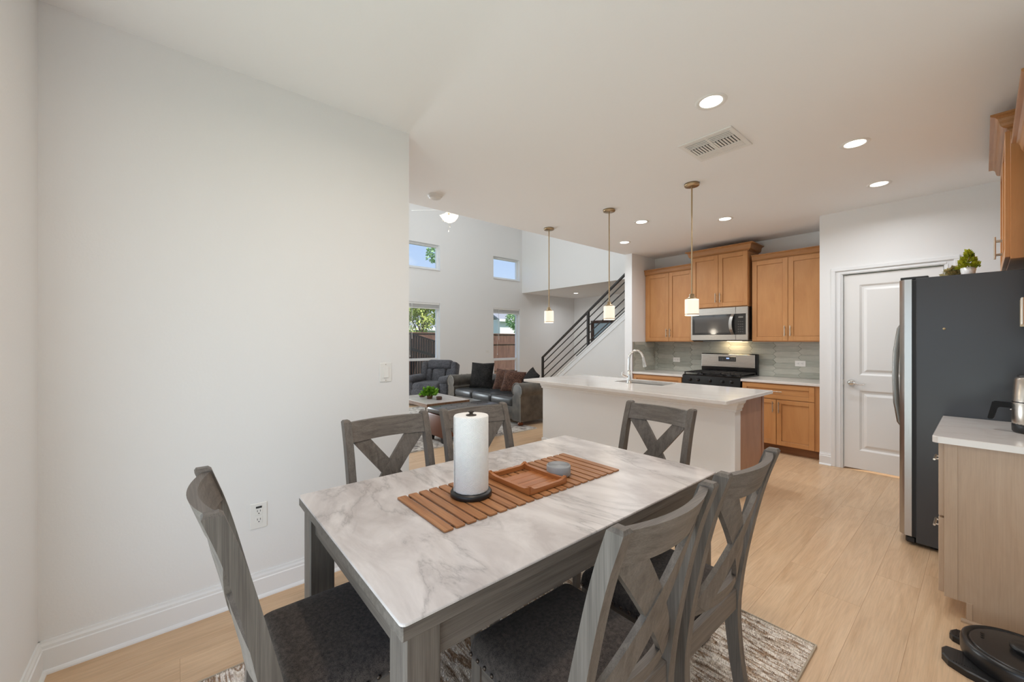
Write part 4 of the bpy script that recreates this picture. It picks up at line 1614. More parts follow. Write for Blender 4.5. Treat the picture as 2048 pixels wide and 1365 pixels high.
def make_chair(label):
    t = thing('dining_chair', label, 'chair', (0, 0, RZ), 0, 'dining chairs around the table')
    # rear posts run from floor to top in one sabre curve
    for s in (-1, 1):
        g = G()
        vs, fs = [], []
        n = 22
        for i in range(n + 1):
            z = 0.972 * i / n
            y0_ = rear(z)
            dep = 0.040 + 0.010 * math.exp(-((z - 0.45) / 0.18) ** 2)
            c = 0.004
            if i == n:
                c2 = 0.006
                ring = [(s * (CHW - 0.034) + s * c2, y0_ + c2), (s * CHW - s * c2, y0_ + c2), (s * CHW - s * c2, y0_ + dep - c2), (s * (CHW - 0.034) + s * c2, y0_ + dep - c2)]
                for (x, y) in ring:
                    vs.append((x, y, z + 0.002))
            else:
                ring = [(s * (CHW - 0.034), y0_), (s * CHW, y0_), (s * CHW, y0_ + dep), (s * (CHW - 0.034), y0_ + dep)]
                zz_ = z if i < n - 1 else 0.966
                yy_ = rear(zz_) - y0_ if i == n - 1 else 0
                for (x, y) in ring:
                    vs.append((x, y + yy_, zz_))
        for i in range(n):
            for k in range(4):
                k2 = (k + 1) % 4
                fs.append((i * 4 + k, i * 4 + k2, i * 4 + 4 + k2, i * 4 + 4 + k))
        fs += [(0, 1, 2, 3), tuple(range(4 * n, 4 * n + 4))]
        g.add(vs, fs)
        g.build('rear_post', M_CW['z'], t)
    for s in (-1, 1):
        g = G()
        x1_ = s * (CHW - 0.004)
        vs = []
        for (z, w) in ((0.0, 0.030), (0.385, 0.042), (0.432, 0.042)):
            vs += [(x1_, 0.195, z), (x1_ - s * w, 0.195, z), (x1_ - s * w, 0.195 - w, z), (x1_, 0.195 - w, z)]
        fs = [(i * 4 + k, i * 4 + (k + 1) % 4, i * 4 + 4 + (k + 1) % 4, i * 4 + 4 + k) for i in range(2) for k in range(4)] + [(0, 1, 2, 3), (8, 9, 10, 11)]
        g.add(vs, fs)
        g.build('front_leg', M_CW['z'], t)
    us = [-0.186 + 0.372 * i / 14 for i in range(15)]
    back_strip([(u, 0.918) for u in us], 0.088, 0.022, 0.036).build('top_rail', M_CW['x'], t)
    back_strip([(u, 0.522) for u in us], 0.040, 0.020, 0.030).build('lower_rail', M_CW['x'], t)
    for s, o_ in ((1, 0.002), (-1, -0.001)):
        cl = [(s * (-0.146 + 0.292 * i / 14), 0.889 - 0.362 * i / 14) for i in range(15)]
        back_strip(cl, 0.070, 0.016, 0.036, o_).build('cross_slat', M_CW['z'], t)
    G().box(-CHW + 0.034, CHW - 0.034, -0.196, -0.174, 0.372, 0.445, 0.002).build('rear_apron', M_CW['x'], t)
    G().box(-CHW + 0.046, CHW - 0.046, 0.170, 0.190, 0.372, 0.436, 0.002).build('front_apron', M_CW['x'], t)
    for s in (-1, 1):
        G().box(s * (CHW - 0.010), s * (CHW - 0.030), -0.165, 0.155, 0.372, 0.436, 0.002).build('side_apron', M_CW['y'], t)
    # padded seat
    g = G()
    nx, ny = 14, 14
    hw, y0_, y1_ = CHW + 0.004, -0.172, 0.212
    P = []
    rings = [(0.0, 0.430), (0.003, 0.448), (0.006, 0.462), (0.013, 0.474), (0.026, 0.483), (0.05, 0.488), (0.10, 0.492), (0.15, 0.494)]
    kk = None
    for o_, z in rings:
        pr = rounded_rect(-hw + o_, hw - o_, y0_ + o_, y1_ - o_, max(0.03 - o_ * 0.5, 0.008), 4)
        kk = len(pr)
        P += [(*p, z) for p in pr]
    fs = []
    for r_ in range(len(rings) - 1):
        for i in range(kk):
            j = (i + 1) % kk
            fs.append((r_ * kk + i, r_ * kk + j, (r_ + 1) * kk + j, (r_ + 1) * kk + i))
    fs.append(tuple(range((len(rings) - 1) * kk, len(rings) * kk)))
    fs.append(tuple(range(kk)))
    g.add(P, fs, True)
    g.build('seat', M_SEAT, t)
    g = G()
    for i in range(11):
        a = -0.17 + 0.34 * i / 10
        g.ball((a, y1_ + 0.001, 0.438), 0.0062, 1, 0.55, 1, 8, 5)
        yv = -0.145 + 0.33 * i / 10
        for s in (-1, 1):
            g.ball((s * (hw + 0.001), yv, 0.438), 0.0062, 0.55, 1, 1, 8, 5)
    g.build('nailheads', M_NAIL, t, 'stuff')
    return t


chair0 = make_chair('')
spots = [
    (-1.605, 0.799, -PI / 2, 'grey X-back dining chair on the wall side, at the outlet end'),
    (-1.570, 1.285, -PI / 2 - 0.05, 'grey X-back dining chair on the wall side, behind the paper towel roll'),
    (-1.228, 1.838, PI - 0.05, 'grey X-back dining chair at the table end facing the island'),
    (-1.266, 0.362, 0.0, 'grey X-back dining chair at the near table end, beside the white wall'),
    (-0.768, 0.868, PI / 2, 'grey X-back dining chair on the open side, nearest the camera, back fully in view'),
    (-0.772, 1.368, PI / 2, 'grey X-back dining chair on the open side, nearer the island and fridge'),
]
for i, (x, y, rz, lb) in enumerate(spots):
    o = chair0 if i == 0 else copy_tree(chair0)
    o.location = (x, y, RZ)
    o.rotation_euler = (0, 0, rz)
    o['label'] = lb

# ------------------------------------------------------------------ on the table
t = thing('slatted_runner', 'long teak runner of separate slats across the marble tabletop', 'table runner', (-1.237, 1.082, TZ))
NS = 21
PITCH = (1.540 - 0.622) / NS
me = None
for i in range(NS):
    yy = 0.622 + PITCH * (i + 0.5) - 1.082
    if me is None:
        o = chamfer_slab(G(), -0.172, 0.172, -0.0178, 0.0178, 0.0, 0.006, 0.006, 0.0012, 3).build('slat', M_TEAK, t)
        me = o.data
    else:
        o = bpy.data.objects.new('slat', me)
        COL.objects.link(o)
        o.parent = t
    o.location = (random.uniform(-0.0015, 0.0015), yy, 0.0015)
g = G()
for x in (-0.150, 0.150):
    g.box(x - 0.006, x + 0.006, -0.455, 0.455, 0.0, 0.002)
g.build('binding_cord', M_DARKLEG, t)

RT = TZ + 0.0078
rx_, ry_ = -1.252, 0.853
t = thing('paper_towel_holder', 'black round-based paper towel holder standing on the teak runner', 'paper towel holder', (rx_, ry_, RT))
G().lathe([(0, 0), (0.074, 0), (0.078, 0.004), (0.078, 0.014), (0.074, 0.020), (0, 0.021)], 40).build('base', M_BLACKPL, t)
G().cyl((0, 0, 0.02), (0, 0, 0.312), 0.006, n=10).build('rod', M_BLACKPL, t)
G().lathe([(0.0, 0.300), (0.020, 0.300), (0.020, 0.303), (0.008, 0.305), (0.007, 0.310), (0.013, 0.314), (0.014, 0.318), (0, 0.320)], 20).build('finial', Mat('bronze', lin(70, 62, 54), 0.35, 0.6).m, t)
t = thing('paper_towel_roll', 'white embossed paper towel roll on its black holder', 'paper towels', (rx_, ry_, RT + 0.0215))
g = G()
n = 64
prof = [(0.020, 0.0), (0.064, 0.0), (0.0655, 0.004), (0.0655, 0.276), (0.0635, 0.280), (0.020, 0.2785)]
g.lathe(prof, n)
g.build('sheets', M_PAPER, t)
g = G().lathe([(0.020, 0.0), (0.020, 0.2785), (0.0185, 0.2785), (0.0185, 0.0)], 24)
g.build('core', Mat('cardboard', lin(160, 130, 96), 0.9).m, t)
a0 = -2.05
vs = []
fs = []
for i in range(9):
    a = a0 + 0.30 * i / 8
    r_ = 0.0662 + 0.0012 * (i / 8)
    vs += [(r_ * math.cos(a), r_ * math.sin(a), 0.001), (r_ * math.cos(a), r_ * math.sin(a), 0.278)]
for i in range(8):
    fs.append((2 * i, 2 * i + 2, 2 * i + 3, 2 * i + 1))
G().add(vs, fs, True).build('loose_sheet_end', M_PAPER, t, fixn=False)

# tray
tx, ty = -1.226, 1.115
t = thing('wooden_tray', 'small reddish wooden tray with raised lips on the teak runner', 'tray', (tx, ty, RT))
ax, ay = 0.126, 0.098


def lip(p0, p1, n=10, w=0.014):
    g = G()
    P0, P1 = Vector(p0), Vector(p1)
    d = (P1 - P0).normalized()
    nr = Vector((-d.y, d.x, 0))
    vs, fs = [], []
    for i in range(n + 1):
        a = i / n
        p = P0.lerp(P1, a)
        e = abs(2 * a - 1)
        zt = 0.020 + 0.012 * max(0, (e - 0.72) / 0.28) ** 1.6
        zb_ = 0.002
        vs += [p - nr * w / 2 + Vector((0, 0, zb_)), p + nr * w / 2 + Vector((0, 0, zb_)), p + nr * w / 2 + Vector((0, 0, zt)), p - nr * w / 2 + Vector((0, 0, zt))]
    for i in range(n):
        for k in range(4):
            k2 = (k + 1) % 4
            fs.append((i * 4 + k, i * 4 + k2, i * 4 + 4 + k2, i * 4 + 4 + k))
    fs += [(0, 1, 2, 3), tuple(range(4 * n, 4 * n + 4))]
    return g.add(vs, fs)


for s in (-1, 1):
    lip((-ax, s * ay, 0), (ax, s * ay, 0)).build('lip', M_TRAY, t)
    lip((s * ax * 0.97, -ay, 0), (s * ax * 0.97, ay, 0)).build('lip', M_TRAYY, t)
for k in range(4):
    xx = -0.072 + k * 0.046
    G().box(xx, xx + 0.0445, -ay, ay, 0.0, 0.006, 0.001).build('slat', M_TRAYY, t)

# smart speaker
t = thing('speaker', 'small round grey speaker on the far end of the runner', 'speaker', (-1.190, 1.268, RT))
G().lathe([(0, 0), (0.044, 0.0), (0.0505, 0.004), (0.052, 0.010), (0.052, 0.041), (0.050, 0.0455), (0.047, 0.0455)], 40).build('body', M_GREYPL, t)
G().lathe([(0.0485, 0.044), (0.0, 0.0445)], 40).build('grille', M_GRILLE, t)
g = G()
for k in range(1, 8):
    r_ = 0.0062 * k
    g.lathe([(r_ - 0.0012, 0.0442), (r_, 0.0462), (r_ + 0.0012, 0.0442)], 36)
g.build('grille_ridges', M_GRATEDOT, t)

# ------------------------------------------------------------------ pendants
def pendant(x, y, label):
    t = thing('pendant_lamp', label, 'pendant lamp', (x, y, C), 0, 'pendant lamps over the island')
    G().lathe([(0, 0), (0.062, 0), (0.063, -0.012), (0.060, -0.020), (0.0, -0.021)], 28).build('canopy', M_BRASS, t)
    G().cyl((0, 0, -0.02), (0, 0, -0.985), 0.0062, n=10).build('rod', M_BRASS, t)
    G().lathe([(0.0, -0.965), (0.020, -0.968), (0.022, -0.992), (0.032, -0.998), (0.046, -1.010), (0.046, -1.016), (0, -1.016)], 22).build('socket_cap', M_BRASS, t)
    r = 0.056
    s = G().lathe([(0.030, -1.014), (r, -1.014), (r + 0.001, -1.03), (r + 0.001, -1.150), (r, -1.156)], 32).build('glass_shade', M_SHADE, t)
    G().lathe([(r + 0.0015, -1.143), (r + 0.0022, -1.146), (r + 0.0015, -1.149)], 32).build('shade_band', M_BRASS, s)
    G().ball((0, 0, -1.085), 0.026, n=12, m=8).build('bulb', M_BULB, t)
    lamp('pendant_light', 'POINT', (x, y, C - 1.20), (0, 0, 0), 1.6, (1.0, 0.88, 0.72), 0.05)


pendant(-3.428, 3.482, 'brass pendant lamp with frosted shade, over the sofa end of the island')
pendant(-2.536, 3.474, 'brass pendant lamp with frosted shade, middle one above the island')
pendant(-1.650, 3.455, 'brass pendant lamp with frosted shade, in front of the microwave')


# ------------------------------------------------------------------ ceiling fittings
def can(x, y, z, label, r=0.058, power=7.4, group='recessed ceiling lights'):
    t = thing('recessed_light', label, 'ceiling light', (x, y, z), 0, group)
    G().lathe([(r, -0.002), (r + 0.006, -0.004), (r + 0.020, -0.007), (r + 0.026, -0.0005)], 36).build('trim_ring', M_PLASTIC, t)
    G().lathe([(r + 0.001, -0.003), (r * 0.6, -0.004), (0, -0.0045)], 36).build('lens', M_CANLENS, t)
    if power:
        lamp('recessed_light_beam', 'AREA', (x, y, z - 0.012), (0, 0, 0), power, (0.93, 0.965, 1.0), 2 * r * 0.9, None, 'DISK', 2.75)


CANS = [(-1.011, 2.351, 'recessed ceiling light next to the air vent, largest of them'),
        (-0.578, 3.618, 'recessed ceiling light in front of the fridge'),
        (-0.591, 4.711, 'recessed ceiling light nearest the pantry door'),
        (-2.551, 4.111, 'recessed ceiling light between the two right-hand pendants'),
        (-1.881, 4.731, 'recessed ceiling light in front of the raised wall cabinet'),
        (-3.234, 4.782, 'recessed ceiling light nearest the white column')]
for x, y, lb in CANS:
    can(x, y, C, lb)
can(-7.58, 8.80, C, 'small recessed light in the lowered soffit beyond the stairs', 0.06, 10)
# over the dining table, just above the top of the frame
lamp('dining_light', 'AREA', (-1.15, 0.80, C - 0.02), (0, 0, 0), 11, (1.0, 0.85, 0.72), 0.14, None, 'DISK', 2.95)

t = thing('air_vent', 'white ceiling air vent with rows of louvres', 'air vent', (-1.217, 2.892, C))
va, vb = 0.178, 0.182
g = G()
for (a, b_, c, d) in ((-va, va, -vb, -vb + 0.03), (-va, va, vb - 0.03, vb), (-va, -va + 0.03, -vb + 0.03, vb - 0.03), (va - 0.03, va, -vb + 0.03, vb - 0.03)):
    g.box(a, b_, c, d, -0.008, 0, 0.002)
g.build('frame', M_PLASTIC, t)
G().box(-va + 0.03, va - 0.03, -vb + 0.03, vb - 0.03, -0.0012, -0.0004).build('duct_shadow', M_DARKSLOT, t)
g = G()
g.box(-0.007, 0.007, -vb + 0.03, vb - 0.03, -0.008, -0.001)
for sx in (-1, 1):
    xa, xb = sx * 0.007, sx * (va - 0.03)
    for k in range(4):
        y = -vb + 0.036 + k * 0.023
        g.box(xa, xb, y, y + 0.013, -0.007, -0.0035)
        y2 = vb - 0.036 - k * 0.023
        g.box(xa, xb, y2 - 0.020, y2, -0.008, -0.0035)
    for k in range(7):
        xx = xa + (xb - xa) * (k + 0.1) / 7
        g.box(xx, xx + sx * 0.012, -vb + 0.128, vb - 0.128, -0.007, -0.0035)
g.build('louvres', M_PLASTIC, t)
t = thing('smoke_detector', 'round white smoke detector on the ceiling near the fan', 'smoke detector', (-3.347, 1.868, C))
G().lathe([(0, -0.034), (0.048, -0.033), (0.058, -0.026), (0.060, -0.012), (0.070, -0.010), (0.071, 0)], 32).build('housing', M_PLASTIC, t)
G().lathe([(0.030, -0.0342), (0.032, -0.036), (0.034, -0.0340)], 24).build('sensor_ring', M_PLASTIC, t)

# ------------------------------------------------------------------ stairs
s0 = (-7.358, 0.943)
s1 = (-4.881, 2.777)
SL = (s1[1] - s0[1]) / (s1[0] - s0[0])
RY = 7.20
xr = EX


def zl(b, x):
    return b + SL * (x + 7.358)


kneetop = -0.045      # z of skirt top at x=-7.358
g = G()
xs = -7.30
g.prism([(xs, 0), (xr, 0), (xr, zl(kneetop + 0.115, xr) - 0.001), (xs, max(0.02, zl(kneetop + 0.115, xs)))], RY, RY + 0.11, 'xz')
S('wall_stair', g, M_WALL)
g = G()
g.prism([(xs, zl(kneetop + 0.115, xs)), (xr, zl(kneetop + 0.115, xr)), (xr, zl(kneetop + 0.150, xr)), (xs, zl(kneetop + 0.150, xs))], RY - 0.02, RY + 0.13, 'xz')
g.prism([(xs, zl(kneetop, xs)), (xr, zl(kneetop, xr)), (xr, zl(kneetop + 0.016, xr)), (xs, zl(kneetop + 0.016, xs))], RY - 0.014, RY, 'xz')
g.prism([(xs, zl(kneetop + 0.016, xs)), (xr, zl(kneetop + 0.016, xr)), (xr, zl(kneetop + 0.115, xr)), (xs, zl(kneetop + 0.115, xs))], RY - 0.008, RY, 'xz')
S('trim_2', g, M_TRIM)
st = bpy.data.objects.new('floor_stairs', None)
COL.objects.link(st)
st['kind'] = 'structure'
for k in range(13):
    x0_ = -7.28 + k * 0.262
    G().box(x0_, x0_ + 0.275, RY + 0.13, RY + 1.0, (k + 1) * 0.19 - 0.19 if k else 0, (k + 1) * 0.19, 0.003).build('tread', M_PLANK, st)
t = thing('stair_railing', 'black metal stair railing of sloping bars rising to the right', 'railing', (-7.358, RY + 0.05, 0))


def bar(b, x0_, x1_, th, d):
    g = G()
    g.prism([(x0_, zl(b - th, x0_)), (x1_, zl(b - th, x1_)), (x1_, zl(b, x1_)), (x0_, zl(b, x0_))], RY + 0.05 - d / 2, RY + 0.05 + d / 2, 'xz')
    return g


off(bar(0.955, -7.38, xr - 0.01, 0.050, 0.045), 'handrail', M_RAILING, t)
for b in (0.785, 0.605, 0.425, 0.245):
    off(bar(b, -7.36, xr - 0.01, 0.022, 0.018), 'rail_bar', M_RAILING, t)
off(bar(0.165, -6.22, xr - 0.01, 0.035, 0.03), 'bottom_rail', M_RAILING, t)
off(G().box(-7.385, -7.340, RY + 0.025, RY + 0.075, 0.0, 0.94), 'newel_post', M_RAILING, t)
off(G().box(-5.90, -5.85, RY + 0.025, RY + 0.075, 1.16, 2.03), 'newel_post', M_RAILING, t)
t = thing('framed_picture', 'dark framed picture on the far wall behind the stair railing', 'picture', (-7.45, NY, 1.60))
g = G()
for (a, b_, c, d) in ((-0.44, 0.44, 0.30, 0.38), (-0.44, 0.44, -0.38, -0.30), (-0.44, -0.33, -0.30, 0.30), (0.33, 0.44, -0.30, 0.30)):
    g.box(a, b_, -0.04, 0, c, d, 0.006)
g.build('frame', M_FRAMEDK, t)
G().box(-0.33, 0.33, -0.012, -0.001, -0.30, 0.30).build('print', M_MIRRORPIC, t)

# ------------------------------------------------------------------ living room
t = thing('living_rug', 'faded grey patterned rug under the coffee table', 'rug', (-5.95, 3.15, 0))
G().box(-1.50, 1.50, -1.12, 1.10, 0.0005, 0.010, 0.003).build('pile', M_RUG2, t)
g = G()
for k in range(150):
    y = -1.11 + 2.2 * k / 149
    g.box(1.50, 1.525, y - 0.003, y + 0.003, 0.001, 0.005)
    g.box(-1.525, -1.50, y - 0.003, y + 0.003, 0.001, 0.005)
g.build('fringe', Mat('fringe', lin(200, 192, 180), 0.9).m, t, 'stuff')
LRZ = 0.0102

# sofa
t = thing('leather_sofa', 'worn grey leather roll-arm sofa with nailhead trim', 'sofa', (-5.73, 4.55, LRZ))


def R3(x0_, x1_, y0_, y1_, z0_, z1_, r, seg=3):
    return G().box(x0_, x1_, y0_, y1_, z0_, z1_, r, seg)


SW = 1.11
R3(-SW + 0.2, SW - 0.2, -0.42, 0.40, 0.07, 0.30, 0.02).build('base', M_LEATHER, t)
for k in range(3):
    w = (2 * SW - 0.50) / 3
    x0_ = -SW + 0.25 + k * w
    R3(x0_ + 0.004, x0_ + w - 0.004, -0.46, 0.20, 0.285, 0.43, 0.05, 4).build('seat_cushion', M_SEATLEATHER, t)


def arm_poly(s):
    """scroll arm outline in x/z, s = side sign; outer edge at s*SW"""
    out = [(SW - 0.235, 0.07), (SW - 0.03, 0.07), (SW - 0.03, 0.46)]
    cx_, cz, r_ = SW - 0.115, 0.555, 0.118
    for i in range(13):
        a = -0.75 + (PI + 1.45) * i / 12
        out.append((cx_ + r_ * math.cos(a), cz + r_ * math.sin(a)))
    out += [(SW - 0.235, 0.45)]
    return [(s * x, z) for x, z in out]


for s in (-1, 1):
    a = G().prism(arm_poly(s), -0.45, 0.42, 'xz', smooth=False)
    a.s = [2 <= k <= 14 for k in range(len(a.s))]
    a = a.build('arm', M_LEATHER, t)
    g = G()
    po = arm_poly(s)
    path = po[1:-1]
    acc = 0.0
    step = 0.018
    for i in range(len(path) - 1):
        p, q = Vector(path[i]), Vector(path[i + 1])
        ll = (q - p).length
        m_ = max(1, int(ll / step))
        for k in range(m_):
            w = p.lerp(q, k / m_)
            w = w * 1.0
            cc = Vector((s * (SW - 0.13), w.y if w.y < 0.46 else 0.555))
            w = w.lerp(cc, 0.11)
            g.ball((w.x, -0.452, w.y), 0.0065, 1, 0.6, 1, 6, 4)
    g.build('nailheads', M_NAILPALE, a, 'stuff')
    g = G()
    g.tube([(s * (SW - 0.115) + 0.122 * math.cos(b_), -0.452, 0.555 + 0.122 * math.sin(b_)) for b_ in [(-0.7 + (PI + 1.4) * i / 14) if s > 0 else (PI + 0.7 - (PI + 1.4) * i / 14) for i in range(15)]], 0.008, 6)
    g.tube([(s * (SW - 0.028), -0.452, 0.08), (s * (SW - 0.028), -0.452, 0.47)], 0.008, 6)
    g.build('piping', M_LEATHER, a)
    for y in (-0.38, 0.34):
        G().lathe([(0, 0), (0.028, 0.0), (0.045, 0.018), (0.047, 0.035), (0.03, 0.052), (0.034, 0.068), (0, 0.07)], 18, (s * (SW - 0.12), y, 0)).build('bun_foot', M_BUN, t)
bk = [(0.20, 0.30), (0.42, 0.07), (0.44, 0.50)]
pl = [(0.20, 0.30), (0.44, 0.10), (0.44, 0.50)]
cx_, cz, r_ = 0.34, 0.565, 0.115
for i in range(13):
    a = -0.6 + (PI + 1.2) * i / 12
    pl.append((cx_ + r_ * math.cos(a), cz + r_ * math.sin(a)))
a = G().prism(pl, -SW + 0.19, SW - 0.19, 'yz')
a.s = [3 <= k <= 15 for k in range(len(a.s))]
bkp = a.build('backrest', M_LEATHER, t)
g = G()
for row in range(2):
    for k in range(12):
        g.ball((-0.82 + k * 0.149 + row * 0.07, 0.222, 0.44 + 0.09 * row), 0.012, 1, 0.6, 1, 8, 5)
g.build('tufting_buttons', M_LEATHER, bkp, 'stuff')
g = G()
for s in (-1, 1):
    for k in range(6):
        g.ball((s * (SW - 0.02), -0.33 + k * 0.13, 0.60), 0.011, 0.7, 1, 1, 8, 5)
        g.ball((s * (SW - 0.115), -0.33 + k * 0.13, 0.672), 0.012, 1, 1, 0.5, 8, 5)
g.build('arm_buttons', M_LEATHER, t, 'stuff')


def cushion(label, size, thick, loc, rx, rz, mat, tufts=False, ry=0.0):
    n = 18
    g = G()
    vs = []
    for side in (1, -1):
        for i in range(n + 1):
            for j in range(n + 1):
                u, v = 2 * i / n - 1, 2 * j / n - 1
                h = (max(0, 1 - abs(u) ** 2.6) * max(0, 1 - abs(v) ** 2.6)) ** 0.55
                ed = 1 - 0.07 * (1 - abs(u)) * abs(v) ** 3
                ed2 = 1 - 0.07 * (1 - abs(v)) * abs(u) ** 3
                bump = 0.0
                if tufts:
                    bump = 0.007 * abs(math.sin(i * PI / 2.0 + (j % 4 > 1) * 0.0)) * h
                vs.append((u * size[0] / 2 * ed2, side * (thick / 2 * h + bump), v * size[1] / 2 * ed))
    m = (n + 1) ** 2
    fs = []
    for sd in (0, 1):
        for i in range(n):
            for j in range(n):
                a = sd * m + i * (n + 1) + j
                fs.append((a, a + 1, a + n + 2, a + n + 1) if sd else (a, a + n + 1, a + n + 2, a + 1))
    M_ = RM(rx, ry, rz)
    g.add(vs, fs, True, M_)
    # drop to rest: lowest point at loc z
    zmin = min(v[2] for v in g.v)
    g.v = [(a, b_, c - zmin) for a, b_, c in g.v]
    o = g.build('throw_pillow', mat)
    o.location = loc
    tag(o, label, 'cushion', 'throw pillows on the sofa')
    pip = G()
    return o


SZ = 0.43 + LRZ
cushion('large black ruched pillow by the left arm of the sofa', (0.50, 0.50), 0.17, (-6.27, 4.52, SZ), -0.22, -0.12 + 0.55, M_BLACKPIL, True)
cushion('brown plush pillow next to the large black pillow', (0.40, 0.40), 0.13, (-5.66, 4.60, SZ), -0.40, 0.55, M_BROWNPIL, ry=0.08)
cushion('brown plush pillow nearer the right arm of the sofa', (0.40, 0.40), 0.13, (-5.30, 4.50, SZ), -0.42, 0.55, M_BROWNPIL, ry=0.10)
cushion('black pillow tilted against the right arm of the sofa', (0.36, 0.36), 0.15, (-4.99, 4.62, SZ + 0.04), -0.5, -0.4, M_BLACKPIL, True, ry=0.35)

# recliner (faces local -y)
t = thing('recliner', 'dark grey padded recliner in front of the lower window', 'armchair', (-7.68, 4.27, LRZ), 0.62)
R3(-0.36, 0.36, -0.40, 0.36, 0.03, 0.30, 0.04).build('base', M_RECL, t)
R3(-0.30, 0.30, -0.47, 0.20, 0.28, 0.47, 0.07, 4).build('seat', M_RECL, t)
R3(-0.30, 0.30, -0.50, -0.40, 0.06, 0.34, 0.045, 4).build('footrest', M_RECL, t)
for s in (-1, 1):
    a = R3(s * 0.29, s * 0.50, -0.42, 0.34, 0.02, 0.50, 0.06, 4).build('arm', M_RECL, t)
    R3(s * 0.275, s * 0.515, -0.45, 0.25, 0.46, 0.61, 0.07, 4).build('arm_pad', M_RECL, a)
MB_ = RM(-0.30, 0, 0, (0, 0.20, 0.40)) @ Matrix.Diagonal((1, 1, 0.84, 1))
b = G().box(-0.37, 0.37, 0.03, 0.20, -0.05, 0.62, 0.07, 4, M=MB_).build('backrest', M_RECL, t)
for (xa, xb, zt) in ((-0.36, -0.165, 0.40), (-0.16, 0.16, 0.40), (0.165, 0.36, 0.40)):
    G().box(xa, xb, -0.06, 0.10, 0.02, zt, 0.06, 4, M=MB_).build('back_channel', M_RECL, b)
G().box(-0.30, 0.30, -0.09, 0.10, 0.385, 0.635, 0.075, 4, M=MB_).build('head_cushion', M_RECL, b)
for s in (-1, 1):
    G().box(s * 0.28, s * 0.42, -0.10, 0.14, 0.05, 0.57, 0.05, 4, M=MB_).build('wing', M_RECL, b)

# coffee table
t = thing('coffee_table', 'rectangular coffee table with pale top and metal legs', 'coffee table', (-5.62, 3.09, LRZ))
G().box(-0.50, 0.50, -0.36, 0.36, 0.405, 0.440, 0.003).build('top', M_COFFEE, t)
g = G()
g.box(-0.505, 0.505, -0.365, -0.345, 0.385, 0.432)
g.box(-0.505, 0.505, 0.345, 0.365, 0.385, 0.432)
g.box(-0.505, -0.485, -0.345, 0.345, 0.385, 0.432)
g.box(0.485, 0.505, -0.345, 0.345, 0.385, 0.432)
g.build('edge_band', M_TABLEEDGE, t)
M_GM = Mat('pale_metal', lin(170, 166, 160), 0.3, 0.9).m
for sx in (-1, 1):
    for sy in (-1, 1):
        g = G()
        g.box(sx * 0.47 - 0.011, sx * 0.47 + 0.011, sy * 0.33 - 0.011, sy * 0.33 + 0.011, 0, 0.39)
        g.box(sx * 0.40 - 0.008, sx * 0.40 + 0.008, sy * 0.33 - 0.008, sy * 0.33 + 0.008, 0.0, 0.39)
        g.build('leg', M_GM, t)
g = G()
for sy in (-1, 1):
    g.box(-0.48, 0.48, sy * 0.33 - 0.008, sy * 0.33 + 0.008, 0.0, 0.016)
g.build('foot_bar', M_GM, t)
CTZ = 0.440 + LRZ
pot('bushy bright green plant in a brown pot on the coffee table', (-5.585, 3.02, CTZ), 0.055, 0.055, M_LEAF1, dome_fn(0.045, 0.15, 0.13), 420, 0.055, Mat('brown_pot', lin(96, 66, 46), 0.5).m, seed=9)


def votive(label, loc):
    t = thing('candle_bowl', label, 'candle holder', loc, 0, 'candle bowls on the coffee table')
    G().lathe([(0, 0), (0.040, 0), (0.048, 0.01), (0.046, 0.045), (0.040, 0.048), (0.036, 0.040), (0.034, 0.022), (0, 0.022)], 18).build('bowl', Mat('dark_bowl', lin(78, 48, 36), 0.3).m, t)
    G().lathe([(0.0345, 0.0235), (0, 0.024)], 14).build('wax', Mat('wax', lin(190, 150, 110), 0.5).m, t)


votive('small brown candle bowl right of the green plant', (-5.385, 3.075, CTZ))
votive('small dark candle bowl behind and left of the green plant', (-5.83, 3.02, CTZ))

# ottoman
t = thing('storage_ottoman', 'russet leather storage ottoman with dark tufted lid', 'ottoman', (-4.70, 3.09, LRZ))
OW, OL = 0.20, 0.47
R3(-OW, OW, -OL, OL, 0.075, 0.365, 0.012, 2).build('box', M_OTT, t)
lid = R3(-OW - 0.006, OW + 0.006, -OL - 0.006, OL + 0.006, 0.372, 0.445, 0.024, 3).build('lid', M_OTTTOP, t)
g = G()
for i in range(2):
    for k in range(5):
        g.ball((-0.075 + 0.15 * i, -0.34 + 0.17 * k, 0.445), 0.011, 1, 1, 0.5, 8, 5)
g.build('tufting_buttons', M_OTTTOP, lid, 'stuff')
for sx in (-1, 1):
    for sy in (-1, 1):
        cx_, cy_ = sx * (OW - 0.045), sy * (OL - 0.045)
        vs = [(cx_ + a * w, cy_ + b_ * w, z) for (z, w) in ((0, 0.020), (0.078, 0.032)) for (a, b_) in ((-1, -1), (1, -1), (1, 1), (-1, 1))]
        G().add(vs, [(0, 1, 2, 3), (4, 5, 6, 7), (0, 1, 5, 4), (1, 2, 6, 5), (2, 3, 7, 6), (3, 0, 4, 7)]).build('leg', M_DARKLEG, t)

